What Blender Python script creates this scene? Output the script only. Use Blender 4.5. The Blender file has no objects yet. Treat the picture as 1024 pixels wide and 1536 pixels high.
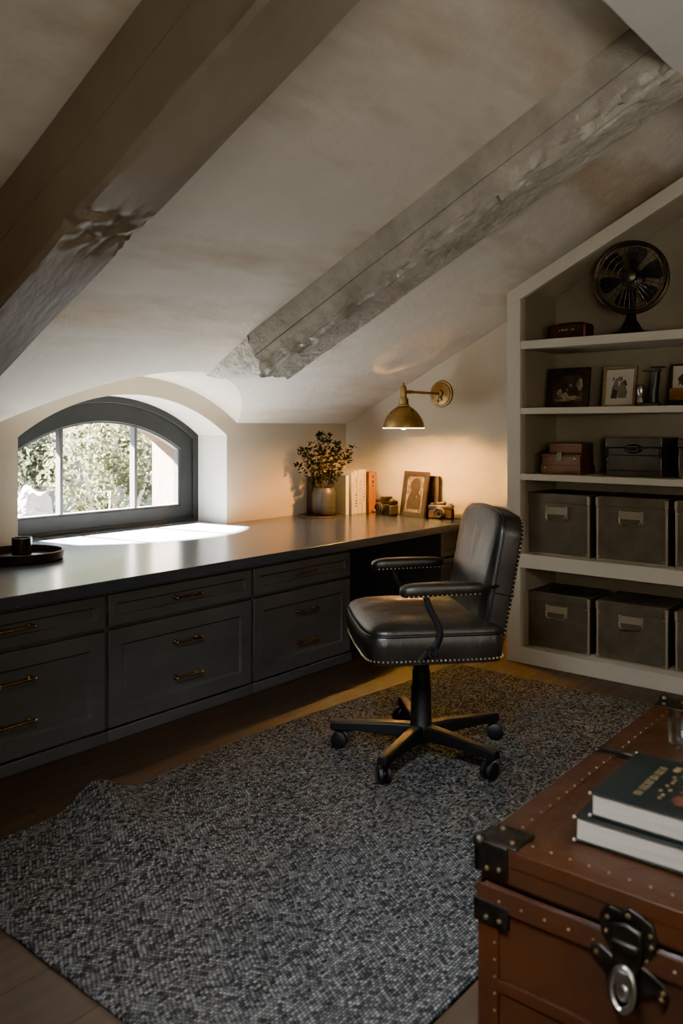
import bpy, bmesh, math, random
from mathutils import Vector, Matrix, noise
random.seed(7)
SC = bpy.context.scene
COL = SC.collection
PI = math.pi

# ------------------------------------------------------------------ helpers
class MB:
    """collects shapes for ONE mesh object"""
    def __init__(s): s.bm = bmesh.new(); s.nf = 0
    def setmat(s, i):
        """faces made since the last call take material slot i"""
        for f in list(s.bm.faces)[s.nf:]: f.material_index = i
        s.nf = len(s.bm.faces); return s
    def face(s, pts):
        return s.bm.faces.new([s.bm.verts.new(p) for p in pts])
    def box(s, x0, x1, y0, y1, z0, z1, mtx=None):
        P = [(x0,y0,z0),(x1,y0,z0),(x1,y1,z0),(x0,y1,z0),(x0,y0,z1),(x1,y0,z1),(x1,y1,z1),(x0,y1,z1)]
        if mtx is not None: P = [mtx @ Vector(p) for p in P]
        v = [s.bm.verts.new(p) for p in P]
        for f in ((3,2,1,0),(4,5,6,7),(0,1,5,4),(1,2,6,5),(2,3,7,6),(3,0,4,7)):
            s.bm.faces.new([v[i] for i in f])
        return s
    def loft(s, rings, cap=True, closed=True):
        R = [[s.bm.verts.new(p) for p in r] for r in rings]
        n = len(R[0])
        for a, b in zip(R, R[1:]):
            for i in range(n if closed else n-1):
                j = (i+1) % n
                s.bm.faces.new((a[i], a[j], b[j], b[i]))
        if cap and closed:
            s.bm.faces.new(list(reversed(R[0]))); s.bm.faces.new(R[-1])
        return s
    def tube(s, pts, r, n=10, cap=True, flat=None):
        pts = [Vector(p) for p in pts]; rings = []
        up = None
        for i, p in enumerate(pts):
            t = (pts[min(i+1, len(pts)-1)] - pts[max(i-1, 0)]).normalized()
            if up is None:
                up = Vector((0,0,1)) if abs(t.z) < .9 else Vector((1,0,0))
                if flat is not None: up = Vector(flat)
            a = t.cross(up).normalized(); b = a.cross(t).normalized(); up = b
            ra = r[i] if isinstance(r, (list, tuple)) else r
            ru, rv = (ra if isinstance(ra, (list, tuple)) else (ra, ra))
            rings.append([p + a*ru*math.cos(2*PI*k/n) + b*rv*math.sin(2*PI*k/n) for k in range(n)])
        return s.loft(rings, cap)
    def lathe(s, prof, n=40, c=(0,0,0), mtx=None):
        rings = []
        for r, z in prof:
            ring = [Vector((c[0]+r*math.cos(2*PI*k/n), c[1]+r*math.sin(2*PI*k/n), c[2]+z)) for k in range(n)]
            if mtx is not None: ring = [mtx @ p for p in ring]
            rings.append(ring)
        return s.loft(rings, True)
    def prism(s, poly, axis, a, b):
        def mk(p, q):
            if axis == 0: return (q, p[0], p[1])
            if axis == 1: return (p[0], q, p[1])
            return (p[0], p[1], q)
        return s.loft([[mk(p, a) for p in poly], [mk(p, b) for p in poly]])
    def ball(s, c, r, n=8, m=5, sq=(1,1,1)):
        c = Vector(c); rings = []
        for i in range(1, m):
            th = PI*i/m
            rings.append([c + Vector((sq[0]*r*math.sin(th)*math.cos(2*PI*k/n), sq[1]*r*math.sin(th)*math.sin(2*PI*k/n), -sq[2]*r*math.cos(th))) for k in range(n)])
        return s.loft(rings)
    def build(s, name, mat, parent=None, bevel=0, smooth=35, seg=2, sub=0, loc=None):
        bmesh.ops.recalc_face_normals(s.bm, faces=s.bm.faces[:])
        me = bpy.data.meshes.new(name); s.bm.to_mesh(me); s.bm.free()
        o = bpy.data.objects.new(name, me); COL.objects.link(o)
        for q in (mat if isinstance(mat, (list, tuple)) else [mat]):
            if q is not None: me.materials.append(q)
        if parent is not None: o.parent = parent
        if loc is not None: o.location = loc
        if smooth is not None:
            me.shade_smooth()
            if smooth < 180: me.set_sharp_from_angle(angle=math.radians(smooth))
        if bevel:
            b = o.modifiers.new('bevel', 'BEVEL'); b.width = bevel; b.segments = seg
            b.limit_method = 'ANGLE'; b.angle_limit = math.radians(40); b.harden_normals = False
        if sub:
            m = o.modifiers.new('sub', 'SUBSURF'); m.levels = sub; m.render_levels = sub
        return o

def tag(o, label=None, cat=None, group=None, kind=None):
    if label: o['label'] = label
    if cat: o['category'] = cat
    if group: o['group'] = group
    if kind: o['kind'] = kind
    return o
def thing(name, label, cat, loc=(0,0,0), rz=0, group=None):
    o = bpy.data.objects.new(name, None); COL.objects.link(o)
    o.empty_display_size = .05
    o.location = loc; o.rotation_euler = (0,0,rz)
    return tag(o, label, cat, group)
def struct(o): return tag(o, kind='structure')
def dup(o, loc=None, rz=None, label=None, parent=None):
    c = o.copy(); COL.objects.link(c)
    if parent is not None: c.parent = parent
    for ch in list(o.children):
        if ch is not c: dup(ch, parent=c)
    if loc is not None: c.location = loc
    if rz is not None: c.rotation_euler = (0,0,rz)
    if label: c['label'] = label
    return c

# ------------------------------------------------------------------ materials
def _new(name):
    m = bpy.data.materials.new(name); m.use_nodes = True
    nt = m.node_tree; nt.nodes.clear()
    out = nt.nodes.new('ShaderNodeOutputMaterial'); b = nt.nodes.new('ShaderNodeBsdfPrincipled')
    nt.links.new(b.outputs[0], out.inputs[0])
    return m, nt, b, out
def N(nt, typ, **kw):
    n = nt.nodes.new(typ)
    for k, v in kw.items():
        if k[0] == 'i' and k[1:].isdigit(): 
            n.inputs[int(k[1:])].default_value = v
        else: setattr(n, k, v)
    return n
def math_n(nt, op, a, b=None, c=None):
    n = nt.nodes.new('ShaderNodeMath'); n.operation = op
    for i, v in enumerate((a, b, c)):
        if v is None: continue
        if isinstance(v, (int, float)): n.inputs[i].default_value = v
        else: nt.links.new(v, n.inputs[i])
    return n.outputs[0]
def mixc(nt, fac, a, b):
    n = nt.nodes.new('ShaderNodeMix'); n.data_type = 'RGBA'
    for idx, v in ((0, fac), (6, a), (7, b)):
        if isinstance(v, (int, float)): n.inputs[idx].default_value = v
        elif isinstance(v, tuple): n.inputs[idx].default_value = v
        else: nt.links.new(v, n.inputs[idx])
    return n.outputs[2]
def c4(c): return (c[0], c[1], c[2], 1)
def M(name, col, rough=.5, metal=0, col2=None, vscale=5, vmin=.35, vmax=.65, bump=0, bscale=40, bdist=.01,
      rough2=None, stretch=None, spec=.5, emit=None, estr=0, coat=0, sheen=0, dirt=None):
    m, nt, b, out = _new(name)
    b.inputs['Roughness'].default_value = rough; b.inputs['Metallic'].default_value = metal
    b.inputs['Specular IOR Level'].default_value = spec
    b.inputs['Base Color'].default_value = c4(col)
    if coat: b.inputs['Coat Weight'].default_value = coat; b.inputs['Coat Roughness'].default_value = .25
    if sheen: b.inputs['Sheen Weight'].default_value = sheen
    tc = N(nt, 'ShaderNodeTexCoord'); co = tc.outputs['Object']
    if stretch:
        mp = N(nt, 'ShaderNodeMapping'); mp.inputs['Scale'].default_value = stretch
        nt.links.new(co, mp.inputs[0]); co = mp.outputs[0]
    if col2 is not None or rough2 is not None:
        n = N(nt, 'ShaderNodeTexNoise'); n.inputs['Scale'].default_value = vscale; n.inputs['Detail'].default_value = 6
        n.inputs['Roughness'].default_value = .6
        nt.links.new(co, n.inputs['Vector'])
        r = N(nt, 'ShaderNodeMapRange'); r.inputs['From Min'].default_value = vmin; r.inputs['From Max'].default_value = vmax
        nt.links.new(n.outputs[0], r.inputs[0])
        if col2 is not None: nt.links.new(mixc(nt, r.outputs[0], c4(col), c4(col2)), b.inputs['Base Color'])
        if rough2 is not None:
            rr = N(nt, 'ShaderNodeMapRange'); rr.inputs['To Min'].default_value = rough; rr.inputs['To Max'].default_value = rough2
            nt.links.new(r.outputs[0], rr.inputs[0]); nt.links.new(rr.outputs[0], b.inputs['Roughness'])
    if bump:
        n2 = N(nt, 'ShaderNodeTexNoise'); n2.inputs['Scale'].default_value = bscale; n2.inputs['Detail'].default_value = 5
        nt.links.new(co, n2.inputs['Vector'])
        bp = N(nt, 'ShaderNodeBump'); bp.inputs['Strength'].default_value = bump; bp.inputs['Distance'].default_value = bdist
        nt.links.new(n2.outputs[0], bp.inputs['Height']); nt.links.new(bp.outputs[0], b.inputs['Normal'])
    if emit: b.inputs['Emission Color'].default_value = c4(emit); b.inputs['Emission Strength'].default_value = estr
    return m

def plaster_mat(name, col, col2, stain, bump=.25):
    m, nt, b, out = _new(name)
    tc = N(nt, 'ShaderNodeTexCoord'); co = tc.outputs['Object']
    n1 = N(nt, 'ShaderNodeTexNoise'); n1.inputs['Scale'].default_value = 1.3; n1.inputs['Detail'].default_value = 7; n1.inputs['Roughness'].default_value = .62
    nt.links.new(co, n1.inputs['Vector'])
    r1 = N(nt, 'ShaderNodeMapRange'); r1.inputs['From Min'].default_value = .35; r1.inputs['From Max'].default_value = .68
    nt.links.new(n1.outputs[0], r1.inputs[0])
    mp = N(nt, 'ShaderNodeMapping'); mp.inputs['Scale'].default_value = (.6, 1.9, 1.9); mp.inputs['Location'].default_value = (3.1, .4, 0)
    mp.inputs['Rotation'].default_value = (0, 0, .35)
    nt.links.new(co, mp.inputs[0])
    n2 = N(nt, 'ShaderNodeTexNoise'); n2.inputs['Scale'].default_value = 1.1; n2.inputs['Detail'].default_value = 8; n2.inputs['Roughness'].default_value = .55
    nt.links.new(mp.outputs[0], n2.inputs['Vector'])
    r2 = N(nt, 'ShaderNodeMapRange'); r2.inputs['From Min'].default_value = .50; r2.inputs['From Max'].default_value = .70; r2.inputs['To Max'].default_value = .8
    nt.links.new(n2.outputs[0], r2.inputs[0])
    c = mixc(nt, r1.outputs[0], c4(col), c4(col2)); c = mixc(nt, r2.outputs[0], c, c4(stain))
    nt.links.new(c, b.inputs['Base Color'])
    b.inputs['Roughness'].default_value = .85; b.inputs['Specular IOR Level'].default_value = .25
    n3 = N(nt, 'ShaderNodeTexNoise'); n3.inputs['Scale'].default_value = 9; n3.inputs['Detail'].default_value = 8; n3.inputs['Roughness'].default_value = .65
    nt.links.new(co, n3.inputs['Vector'])
    bp = N(nt, 'ShaderNodeBump'); bp.inputs['Strength'].default_value = bump; bp.inputs['Distance'].default_value = .02
    nt.links.new(n3.outputs[0], bp.inputs['Height']); nt.links.new(bp.outputs[0], b.inputs['Normal'])
    return m

def floor_mat():
    m, nt, b, out = _new('dark floor boards')
    tc = N(nt, 'ShaderNodeTexCoord')
    br = N(nt, 'ShaderNodeTexBrick'); br.offset = .37
    br.inputs['Color1'].default_value = (.30,.30,.30,1); br.inputs['Color2'].default_value = (.75,.75,.75,1); br.inputs['Mortar'].default_value = (0,0,0,1)
    br.inputs['Scale'].default_value = 1; br.inputs['Mortar Size'].default_value = .0025; br.inputs['Mortar Smooth'].default_value = .3
    br.inputs['Brick Width'].default_value = .95; br.inputs['Row Height'].default_value = .21
    nt.links.new(tc.outputs['Object'], br.inputs['Vector'])
    mp = N(nt, 'ShaderNodeMapping'); mp.inputs['Scale'].default_value = (1.5, 14, 1)
    nt.links.new(tc.outputs['Object'], mp.inputs[0])
    n = N(nt, 'ShaderNodeTexNoise'); n.inputs['Scale'].default_value = 2.2; n.inputs['Detail'].default_value = 8
    nt.links.new(mp.outputs[0], n.inputs['Vector'])
    base = mixc(nt, br.outputs[0], (.040,.026,.017,1), (.092,.059,.037,1))
    g = N(nt, 'ShaderNodeMapRange'); g.inputs['From Min'].default_value = .3; g.inputs['From Max'].default_value = .75
    nt.links.new(n.outputs[0], g.inputs[0])
    base = mixc(nt, g.outputs[0], base, (.055,.037,.025,1))
    base = mixc(nt, br.outputs['Fac'], base, (.010,.008,.006,1))
    nt.links.new(base, b.inputs['Base Color'])
    rr = N(nt, 'ShaderNodeMapRange'); rr.inputs['To Min'].default_value = .38; rr.inputs['To Max'].default_value = .6
    nt.links.new(n.outputs[0], rr.inputs[0]); nt.links.new(rr.outputs[0], b.inputs['Roughness'])
    h = math_n(nt, 'SUBTRACT', math_n(nt, 'MULTIPLY', n.outputs[0], .25), br.outputs['Fac'])
    bp = N(nt, 'ShaderNodeBump'); bp.inputs['Strength'].default_value = .35; bp.inputs['Distance'].default_value = .004
    nt.links.new(h, bp.inputs['Height']); nt.links.new(bp.outputs[0], b.inputs['Normal'])
    return m

def rug_mat():
    """rows of woven nubs in a mix of charcoal, grey and pale yarn, zigzag twill"""
    m, nt, b, out = _new('woven rug yarn')
    tc = N(nt, 'ShaderNodeTexCoord')
    wob = N(nt, 'ShaderNodeTexNoise'); wob.inputs['Scale'].default_value = 14; wob.inputs['Detail'].default_value = 3
    nt.links.new(tc.outputs['Object'], wob.inputs['Vector'])
    wv = N(nt, 'ShaderNodeVectorMath', operation='MULTIPLY_ADD')
    wv.inputs[1].default_value = (.010,.008,0)
    nt.links.new(wob.outputs['Color'], wv.inputs[0]); nt.links.new(tc.outputs['Object'], wv.inputs[2])
    sx = N(nt, 'ShaderNodeSeparateXYZ'); nt.links.new(wv.outputs[0], sx.inputs[0])
    H, W = .0085, .0125
    row = math_n(nt, 'DIVIDE', sx.outputs[1], H)
    rid = math_n(nt, 'FLOOR', row)
    # zigzag offset of the rows
    tri = math_n(nt, 'PINGPONG', rid, 7)
    px = math_n(nt, 'ADD', math_n(nt, 'DIVIDE', sx.outputs[0], W), math_n(nt, 'MULTIPLY', tri, .36))
    cid = math_n(nt, 'FLOOR', px)
    fx = math_n(nt, 'SUBTRACT', math_n(nt, 'FRACT', px), .5); fy = math_n(nt, 'SUBTRACT', math_n(nt, 'FRACT', row), .5)
    d = math_n(nt, 'ADD', math_n(nt, 'POWER', math_n(nt, 'ABSOLUTE', fx), 2.4), math_n(nt, 'POWER', math_n(nt, 'ABSOLUTE', fy), 2.2))
    h = math_n(nt, 'SUBTRACT', 1, math_n(nt, 'MULTIPLY', d, 3.6))
    h = math_n(nt, 'MAXIMUM', h, 0)
    cv = N(nt, 'ShaderNodeCombineXYZ'); nt.links.new(cid, cv.inputs[0]); nt.links.new(rid, cv.inputs[1])
    wn = N(nt, 'ShaderNodeTexWhiteNoise', noise_dimensions='2D'); nt.links.new(cv.outputs[0], wn.inputs['Vector'])
    rp = N(nt, 'ShaderNodeValToRGB')
    e = rp.color_ramp.elements
    e[0].position = 0; e[0].color = (.045,.044,.043,1); e[1].position = 1; e[1].color = (.32,.305,.285,1)
    for p, c in ((.2,(.09,.088,.085)), (.5,(.155,.15,.143)), (.85,(.215,.207,.195))):
        k = e.new(p); k.color = c4(c)
    nt.links.new(wn.outputs[0], rp.inputs[0])
    fib = N(nt, 'ShaderNodeTexNoise'); fib.inputs['Scale'].default_value = 420; fib.inputs['Detail'].default_value = 2
    nt.links.new(tc.outputs['Object'], fib.inputs['Vector'])
    hs = math_n(nt, 'MULTIPLY_ADD', h, 1.0, .06)
    hs = math_n(nt, 'MULTIPLY', hs, math_n(nt, 'MULTIPLY_ADD', fib.outputs[0], .8, .6))
    mul = N(nt, 'ShaderNodeMix', data_type='RGBA', blend_type='MULTIPLY'); mul.inputs[0].default_value = 1
    nt.links.new(rp.outputs[0], mul.inputs[6])
    cb = N(nt, 'ShaderNodeCombineColor'); 
    for i in range(3): nt.links.new(hs, cb.inputs[i])
    nt.links.new(cb.outputs[0], mul.inputs[7])
    nt.links.new(mul.outputs[2], b.inputs['Base Color'])
    b.inputs['Roughness'].default_value = .95; b.inputs['Specular IOR Level'].default_value = .15
    hh = math_n(nt, 'ADD', h, math_n(nt, 'MULTIPLY', fib.outputs[0], .15))
    bp = N(nt, 'ShaderNodeBump'); bp.inputs['Strength'].default_value = 1; bp.inputs['Distance'].default_value = .006
    nt.links.new(hh, bp.inputs['Height']); nt.links.new(bp.outputs[0], b.inputs['Normal'])
    return m

def leather_mat(name, col, col2, rough=.34, rough2=.5, wr=(1,1,.35), wscale=11, wamt=1):
    m, nt, b, out = _new(name)
    tc = N(nt, 'ShaderNodeTexCoord'); co = tc.outputs['Object']
    n = N(nt, 'ShaderNodeTexNoise'); n.inputs['Scale'].default_value = 5; n.inputs['Detail'].default_value = 6
    nt.links.new(co, n.inputs['Vector'])
    r = N(nt, 'ShaderNodeMapRange'); r.inputs['From Min'].default_value = .35; r.inputs['From Max'].default_value = .7
    nt.links.new(n.outputs[0], r.inputs[0])
    nt.links.new(mixc(nt, r.outputs[0], c4(col), c4(col2)), b.inputs['Base Color'])
    rr = N(nt, 'ShaderNodeMapRange'); rr.inputs['To Min'].default_value = rough; rr.inputs['To Max'].default_value = rough2
    nt.links.new(r.outputs[0], rr.inputs[0]); nt.links.new(rr.outputs[0], b.inputs['Roughness'])
    v = N(nt, 'ShaderNodeTexVoronoi'); v.inputs['Scale'].default_value = 260; nt.links.new(co, v.inputs['Vector'])
    mp = N(nt, 'ShaderNodeMapping'); mp.inputs['Scale'].default_value = wr; nt.links.new(co, mp.inputs[0])
    w = N(nt, 'ShaderNodeTexNoise'); w.inputs['Scale'].default_value = wscale; w.inputs['Detail'].default_value = 4; w.inputs['Distortion'].default_value = 1.2
    nt.links.new(mp.outputs[0], w.inputs['Vector'])
    h = math_n(nt, 'ADD', math_n(nt, 'MULTIPLY', v.outputs[0], .06), math_n(nt, 'MULTIPLY', w.outputs[0], wamt))
    bp = N(nt, 'ShaderNodeBump'); bp.inputs['Strength'].default_value = .35; bp.inputs['Distance'].default_value = .012
    nt.links.new(h, bp.inputs['Height']); nt.links.new(bp.outputs[0], b.inputs['Normal'])
    return m

def glass_mat(name, tint=(1,1,1), refl=.08):
    m = bpy.data.materials.new(name); m.use_nodes = True; nt = m.node_tree; nt.nodes.clear()
    out = N(nt, 'ShaderNodeOutputMaterial'); t = N(nt, 'ShaderNodeBsdfTransparent'); t.inputs[0].default_value = c4(tint)
    g = N(nt, 'ShaderNodeBsdfGlossy'); g.inputs['Roughness'].default_value = .03
    lw = N(nt, 'ShaderNodeLayerWeight'); lw.inputs[0].default_value = .25
    f = math_n(nt, 'MULTIPLY_ADD', lw.outputs[0], .5, refl)
    mx = N(nt, 'ShaderNodeMixShader'); nt.links.new(f, mx.inputs[0]); nt.links.new(t.outputs[0], mx.inputs[1]); nt.links.new(g.outputs[0], mx.inputs[2])
    nt.links.new(mx.outputs[0], out.inputs[0]); return m

def leaf_mat(name, a, b_, sc=6, trans=.35):
    m = bpy.data.materials.new(name); m.use_nodes = True; nt = m.node_tree; nt.nodes.clear()
    out = N(nt, 'ShaderNodeOutputMaterial'); tc = N(nt, 'ShaderNodeTexCoord')
    n = N(nt, 'ShaderNodeTexNoise'); n.inputs['Scale'].default_value = sc; n.inputs['Detail'].default_value = 3
    nt.links.new(tc.outputs['Object'], n.inputs['Vector'])
    r = N(nt, 'ShaderNodeMapRange'); r.inputs['From Min'].default_value = .35; r.inputs['From Max'].default_value = .65
    nt.links.new(n.outputs[0], r.inputs[0]); c = mixc(nt, r.outputs[0], c4(a), c4(b_))
    d = N(nt, 'ShaderNodeBsdfDiffuse'); t = N(nt, 'ShaderNodeBsdfTranslucent'); nt.links.new(c, d.inputs[0]); nt.links.new(c, t.inputs[0])
    mx = N(nt, 'ShaderNodeMixShader'); mx.inputs[0].default_value = trans
    nt.links.new(d.outputs[0], mx.inputs[1]); nt.links.new(t.outputs[0], mx.inputs[2]); nt.links.new(mx.outputs[0], out.inputs[0])
    return m

P_CEIL = plaster_mat('ceiling plaster', (.76,.70,.60), (.66,.60,.505), (.40,.27,.15), .35)
P_WALL = plaster_mat('wall plaster', (.53,.45,.33), (.48,.405,.295), (.44,.355,.255), .15)
P_WHITE = plaster_mat('reveal plaster', (.66,.63,.57), (.60,.57,.51), (.55,.50,.43), .15)
P_RIDGE = plaster_mat('ridge beam paint', (.80,.79,.74), (.74,.73,.68), (.62,.60,.54), .3)
BEAM_D = M('dark beam paint', (.27,.225,.17), .6, col2=(.17,.14,.105), vscale=3, bump=.35, bscale=26, bdist=.012, stretch=(1,.3,.3))
BEAM_G = M('grey beam paint', (.52,.49,.42), .38, col2=(.34,.31,.26), vscale=4, bump=1, bscale=18, bdist=.02)
SCAR = M('broken plaster', (.82,.78,.70), .85, col2=(.55,.50,.42), vscale=7, bump=1, bscale=22, bdist=.03)
FLOOR = floor_mat(); RUG = rug_mat()
CAB = M('charcoal cabinet paint', (.098,.100,.098), .40, col2=(.078,.080,.079), vscale=9, bump=.12, bscale=60, bdist=.003, stretch=(.4,1,1))
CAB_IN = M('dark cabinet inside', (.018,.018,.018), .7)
TOP = M('slate worktop', (.074,.083,.096), .22, col2=(.067,.075,.087), vscale=1.2, vmin=.2, vmax=.8, spec=.75)
BRONZE = M('aged bronze', (.52,.35,.19), .32, 1, col2=(.30,.20,.11), vscale=20)
BRASS = M('aged brass', (.40,.265,.105), .26, 1, col2=(.25,.165,.065), vscale=9, rough2=.45)
SHADE_IN = M('white enamel', (.85,.8,.7), .5)
BULB = M('glowing bulb', (1,.9,.7), .5, emit=(1,.66,.32), estr=30)
FRAME_W = M('window frame paint', (.014,.015,.014), .5, col2=(.010,.011,.010), vscale=7, spec=.25)
BEAD = M('grey glazing bead', (.05,.05,.05), .4)
GLASS = glass_mat('window glass', (.97,.98,.98), .03)
SHELF = M('taupe shelf paint', (.46,.405,.315), .5, col2=(.42,.37,.285), vscale=3, bump=.06, bscale=50, bdist=.003)
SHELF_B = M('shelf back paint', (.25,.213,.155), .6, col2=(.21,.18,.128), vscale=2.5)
LEATHER = leather_mat('black chair leather', (.017,.015,.013), (.027,.022,.017), .30, .44)
LEATHER_B = leather_mat('creased chair leather', (.014,.014,.0135), (.021,.020,.018), .29, .40, (1,1.2,.22), 9, 1.3)
PIPE = M('leather piping', (.012,.011,.010), .4)
CHAIR_BLACK = M('black chair metal', (.010,.010,.010), .5, spec=.3)
WIRE = M('dark bronze wire', (.075,.06,.042), .35, .7)
BLACK = M('black iron', (.012,.012,.012), .42, col2=(.02,.019,.018), vscale=12)
NAIL = M('brass nail heads', (.52,.42,.28), .28, 1)
NAIL_T = M('tarnished nails', (.26,.19,.11), .4, 1)
RUBBER = M('caster rubber', (.010,.010,.010), .5)
STEEL = M('worn steel', (.42,.40,.37), .3, 1)
TRUNK = leather_mat('brown trunk leather', (.047,.0185,.008), (.024,.010,.005), .34, .52)
TRUNK_E = leather_mat('trunk edge leather', (.046,.016,.006), (.026,.010,.004), .4, .6)
IRON = M('dark hammered iron', (.055,.048,.04), .42, .85, col2=(.025,.022,.018), vscale=30, bump=.4, bscale=70, bdist=.004)
FILEBOX = M('grey file box', (.135,.115,.085), .36, .35, col2=(.09,.076,.057), vscale=7, rough2=.5, bump=.1, bscale=60, bdist=.003)
FILE_E = M('file box edging', (.30,.25,.18), .4, .4)
PAGES = M('book pages', (.33,.28,.23), .8, col2=(.25,.215,.175), vscale=3, stretch=(1,1,90))
COVER_D = M('dark green book cover', (.010,.013,.011), .5, spec=.3)

# ------------------------------------------------------------------ room dimensions (metres)
YW, XE, XB, YR = 4.25, 5.14, -1.2, -1.7       # window wall, end wall, back wall, right wall
Z0, SL = 1.385, .485                          # ceiling height at the window wall, ceiling slope
YRIDGE = .9
def zc(y): return Z0 + SL*(YW - y)
EC, EH, ESAG = 3.10, .855, .285               # eyebrow vault: centre, half width, rise
ER = (EH*EH + ESAG*ESAG)/(2*ESAG)
def eyebrow(x):
    d = x-EC
    return Z0 if abs(d) >= EH else Z0 + ESAG - (ER - math.sqrt(ER*ER - d*d))
OC, OH, OSPR, OSAG = 3.10, .76, 1.30, .255    # window opening
ORR = (OH*OH + OSAG*OSAG)/(2*OSAG)
def opening(x, h=OH, spr=OSPR, r=ORR, crown=OSPR+OSAG):
    d = min(abs(x-OC), h); return crown - (r - math.sqrt(r*r - d*d))

# ------------------------------------------------------------------ setting
m = MB(); m.face([(XB,YR,0),(XE,YR,0),(XE,YW,0),(XB,YW,0)]); struct(m.build('floor', FLOOR))
# window wall with the arched opening and the eyebrow above it
xs = sorted(set([XB, XE, EC-EH, EC+EH, OC-OH, OC+OH] + [EC-EH+2*EH*i/48 for i in range(49)] + [OC-OH+2*OH*i/48 for i in range(49)]))
m = MB()
for a, b in zip(xs, xs[1:]):
    if b-a < 1e-6: continue
    if a >= OC-OH-1e-6 and b <= OC+OH+1e-6:
        m.face([(a,YW,0),(b,YW,0),(b,YW,.64),(a,YW,.64)])
        m.face([(a,YW,opening(a)),(b,YW,opening(b)),(b,YW,eyebrow(b)),(a,YW,eyebrow(a))])
    else:
        m.face([(a,YW,0),(b,YW,0),(b,YW,eyebrow(b)),(a,YW,eyebrow(a))])
bmesh.ops.remove_doubles(m.bm, verts=m.bm.verts[:], dist=1e-5)
wall_win = struct(m.build('wall_window', P_WALL, smooth=None))
# reveal (jambs + soffit), inside and outside
def reveal(name, y0, y1, mat):
    m = MB(); n = 48
    for i in range(n):
        a = OC-OH+2*OH*i/n; b = OC-OH+2*OH*(i+1)/n
        m.face([(a,y0,opening(a)),(b,y0,opening(b)),(b,y1,opening(b)),(a,y1,opening(a))])
    for x in (OC-OH, OC+OH): m.face([(x,y0,.60),(x,y1,.60),(x,y1,OSPR),(x,y0,OSPR)])
    bmesh.ops.remove_doubles(m.bm, verts=m.bm.verts[:], dist=1e-5)
    return struct(m.build(name, mat, smooth=30))
reveal('trim_1', YW, 4.64, P_WHITE)
# outer reveal, a little narrower opening through the stone
def oreveal():
    m = MB(); n = 40; h = .63
    y0, y1 = 4.64, 4.90
    top = lambda x: 1.452 - (1.1 - math.sqrt(1.1*1.1 - (x-OC)**2))
    for i in range(n):
        a = OC-h+2*h*i/n; b = OC-h+2*h*(i+1)/n
        m.face([(a,y0,top(a)),(b,y0,top(b)),(b,y1,top(b)),(a,y1,top(a))])
        m.face([(a,y1,top(a)),(b,y1,top(b)),(b,y1,2.6),(a,y1,2.6)])
    for x in (OC-h, OC+h): m.face([(x,y0,.45),(x,y1,.45),(x,y1,top(x)),(x,y0,top(x))])
    m.face([(OC-h,y1,.45),(OC-h,y1,2.6),(OC-2.6,y1,2.6),(OC-2.6,y1,.45)])
    m.face([(OC+h,y1,.45),(OC+h,y1,2.6),(OC+2.6,y1,2.6),(OC+2.6,y1,.45)])
    m.face([(OC-h,4.62,.69),(OC+h,4.62,.69),(OC+h,y1+.05,.64),(OC-h,y1+.05,.64)])
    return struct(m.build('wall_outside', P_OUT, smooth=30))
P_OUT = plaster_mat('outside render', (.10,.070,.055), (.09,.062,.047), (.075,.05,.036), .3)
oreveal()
# end wall, right wall, back wall
m = MB(); m.face([(XE,YR,0),(XE,YW,0),(XE,YW,Z0),(XE,YRIDGE,zc(YRIDGE)),(XE,YR,zc(YRIDGE)-SL*(YRIDGE-YR))]); struct(m.build('wall_end', P_WALL, smooth=None))
m = MB(); m.face([(XB,YR,0),(XB,YW,0),(XB,YW,Z0),(XB,YRIDGE,zc(YRIDGE)),(XB,YR,zc(YRIDGE)-SL*(YRIDGE-YR))]); struct(m.build('wall_back', P_WALL, smooth=None))
zr = zc(YRIDGE)-SL*(YRIDGE-YR)
m = MB(); m.face([(XB,YR,0),(XE,YR,0),(XE,YR,zr),(XB,YR,zr)]); struct(m.build('wall_right', P_WALL, smooth=None))
# ceiling: slope cut by the eyebrow vault, vault, opposite slope
m = MB()
cx = sorted(set([XB, XE] + [EC-EH+2*EH*i/64 for i in range(65)]))
def yg(x): return YW - (eyebrow(x)-Z0)/SL
for a, b in zip(cx, cx[1:]):
    ya, yb = yg(a), yg(b)
    m.face([(a,ya,zc(ya)),(b,yb,zc(yb)),(b,YRIDGE,zc(YRIDGE)),(a,YRIDGE,zc(YRIDGE))])
m.face([(XB,YRIDGE,zc(YRIDGE)),(XE,YRIDGE,zc(YRIDGE)),(XE,YR,zr),(XB,YR,zr)])
bmesh.ops.remove_doubles(m.bm, verts=m.bm.verts[:], dist=1e-5)
struct(m.build('ceiling', P_CEIL, smooth=None))
m = MB()
for i in range(64):
    a = EC-EH+2*EH*i/64; b = EC-EH+2*EH*(i+1)/64
    m.face([(a,YW,eyebrow(a)),(b,YW,eyebrow(b)),(b,yg(b),eyebrow(b)),(a,yg(a),eyebrow(a))])
bmesh.ops.remove_doubles(m.bm, verts=m.bm.verts[:], dist=1e-5)
struct(m.build('trim_2', P_CEIL, smooth=180))
# ridge beam across the top
m = MB(); m.box(XB, XE, .62, 1.03, 2.665, 3.0); struct(m.build('trim_3', P_RIDGE, bevel=.01))

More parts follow.
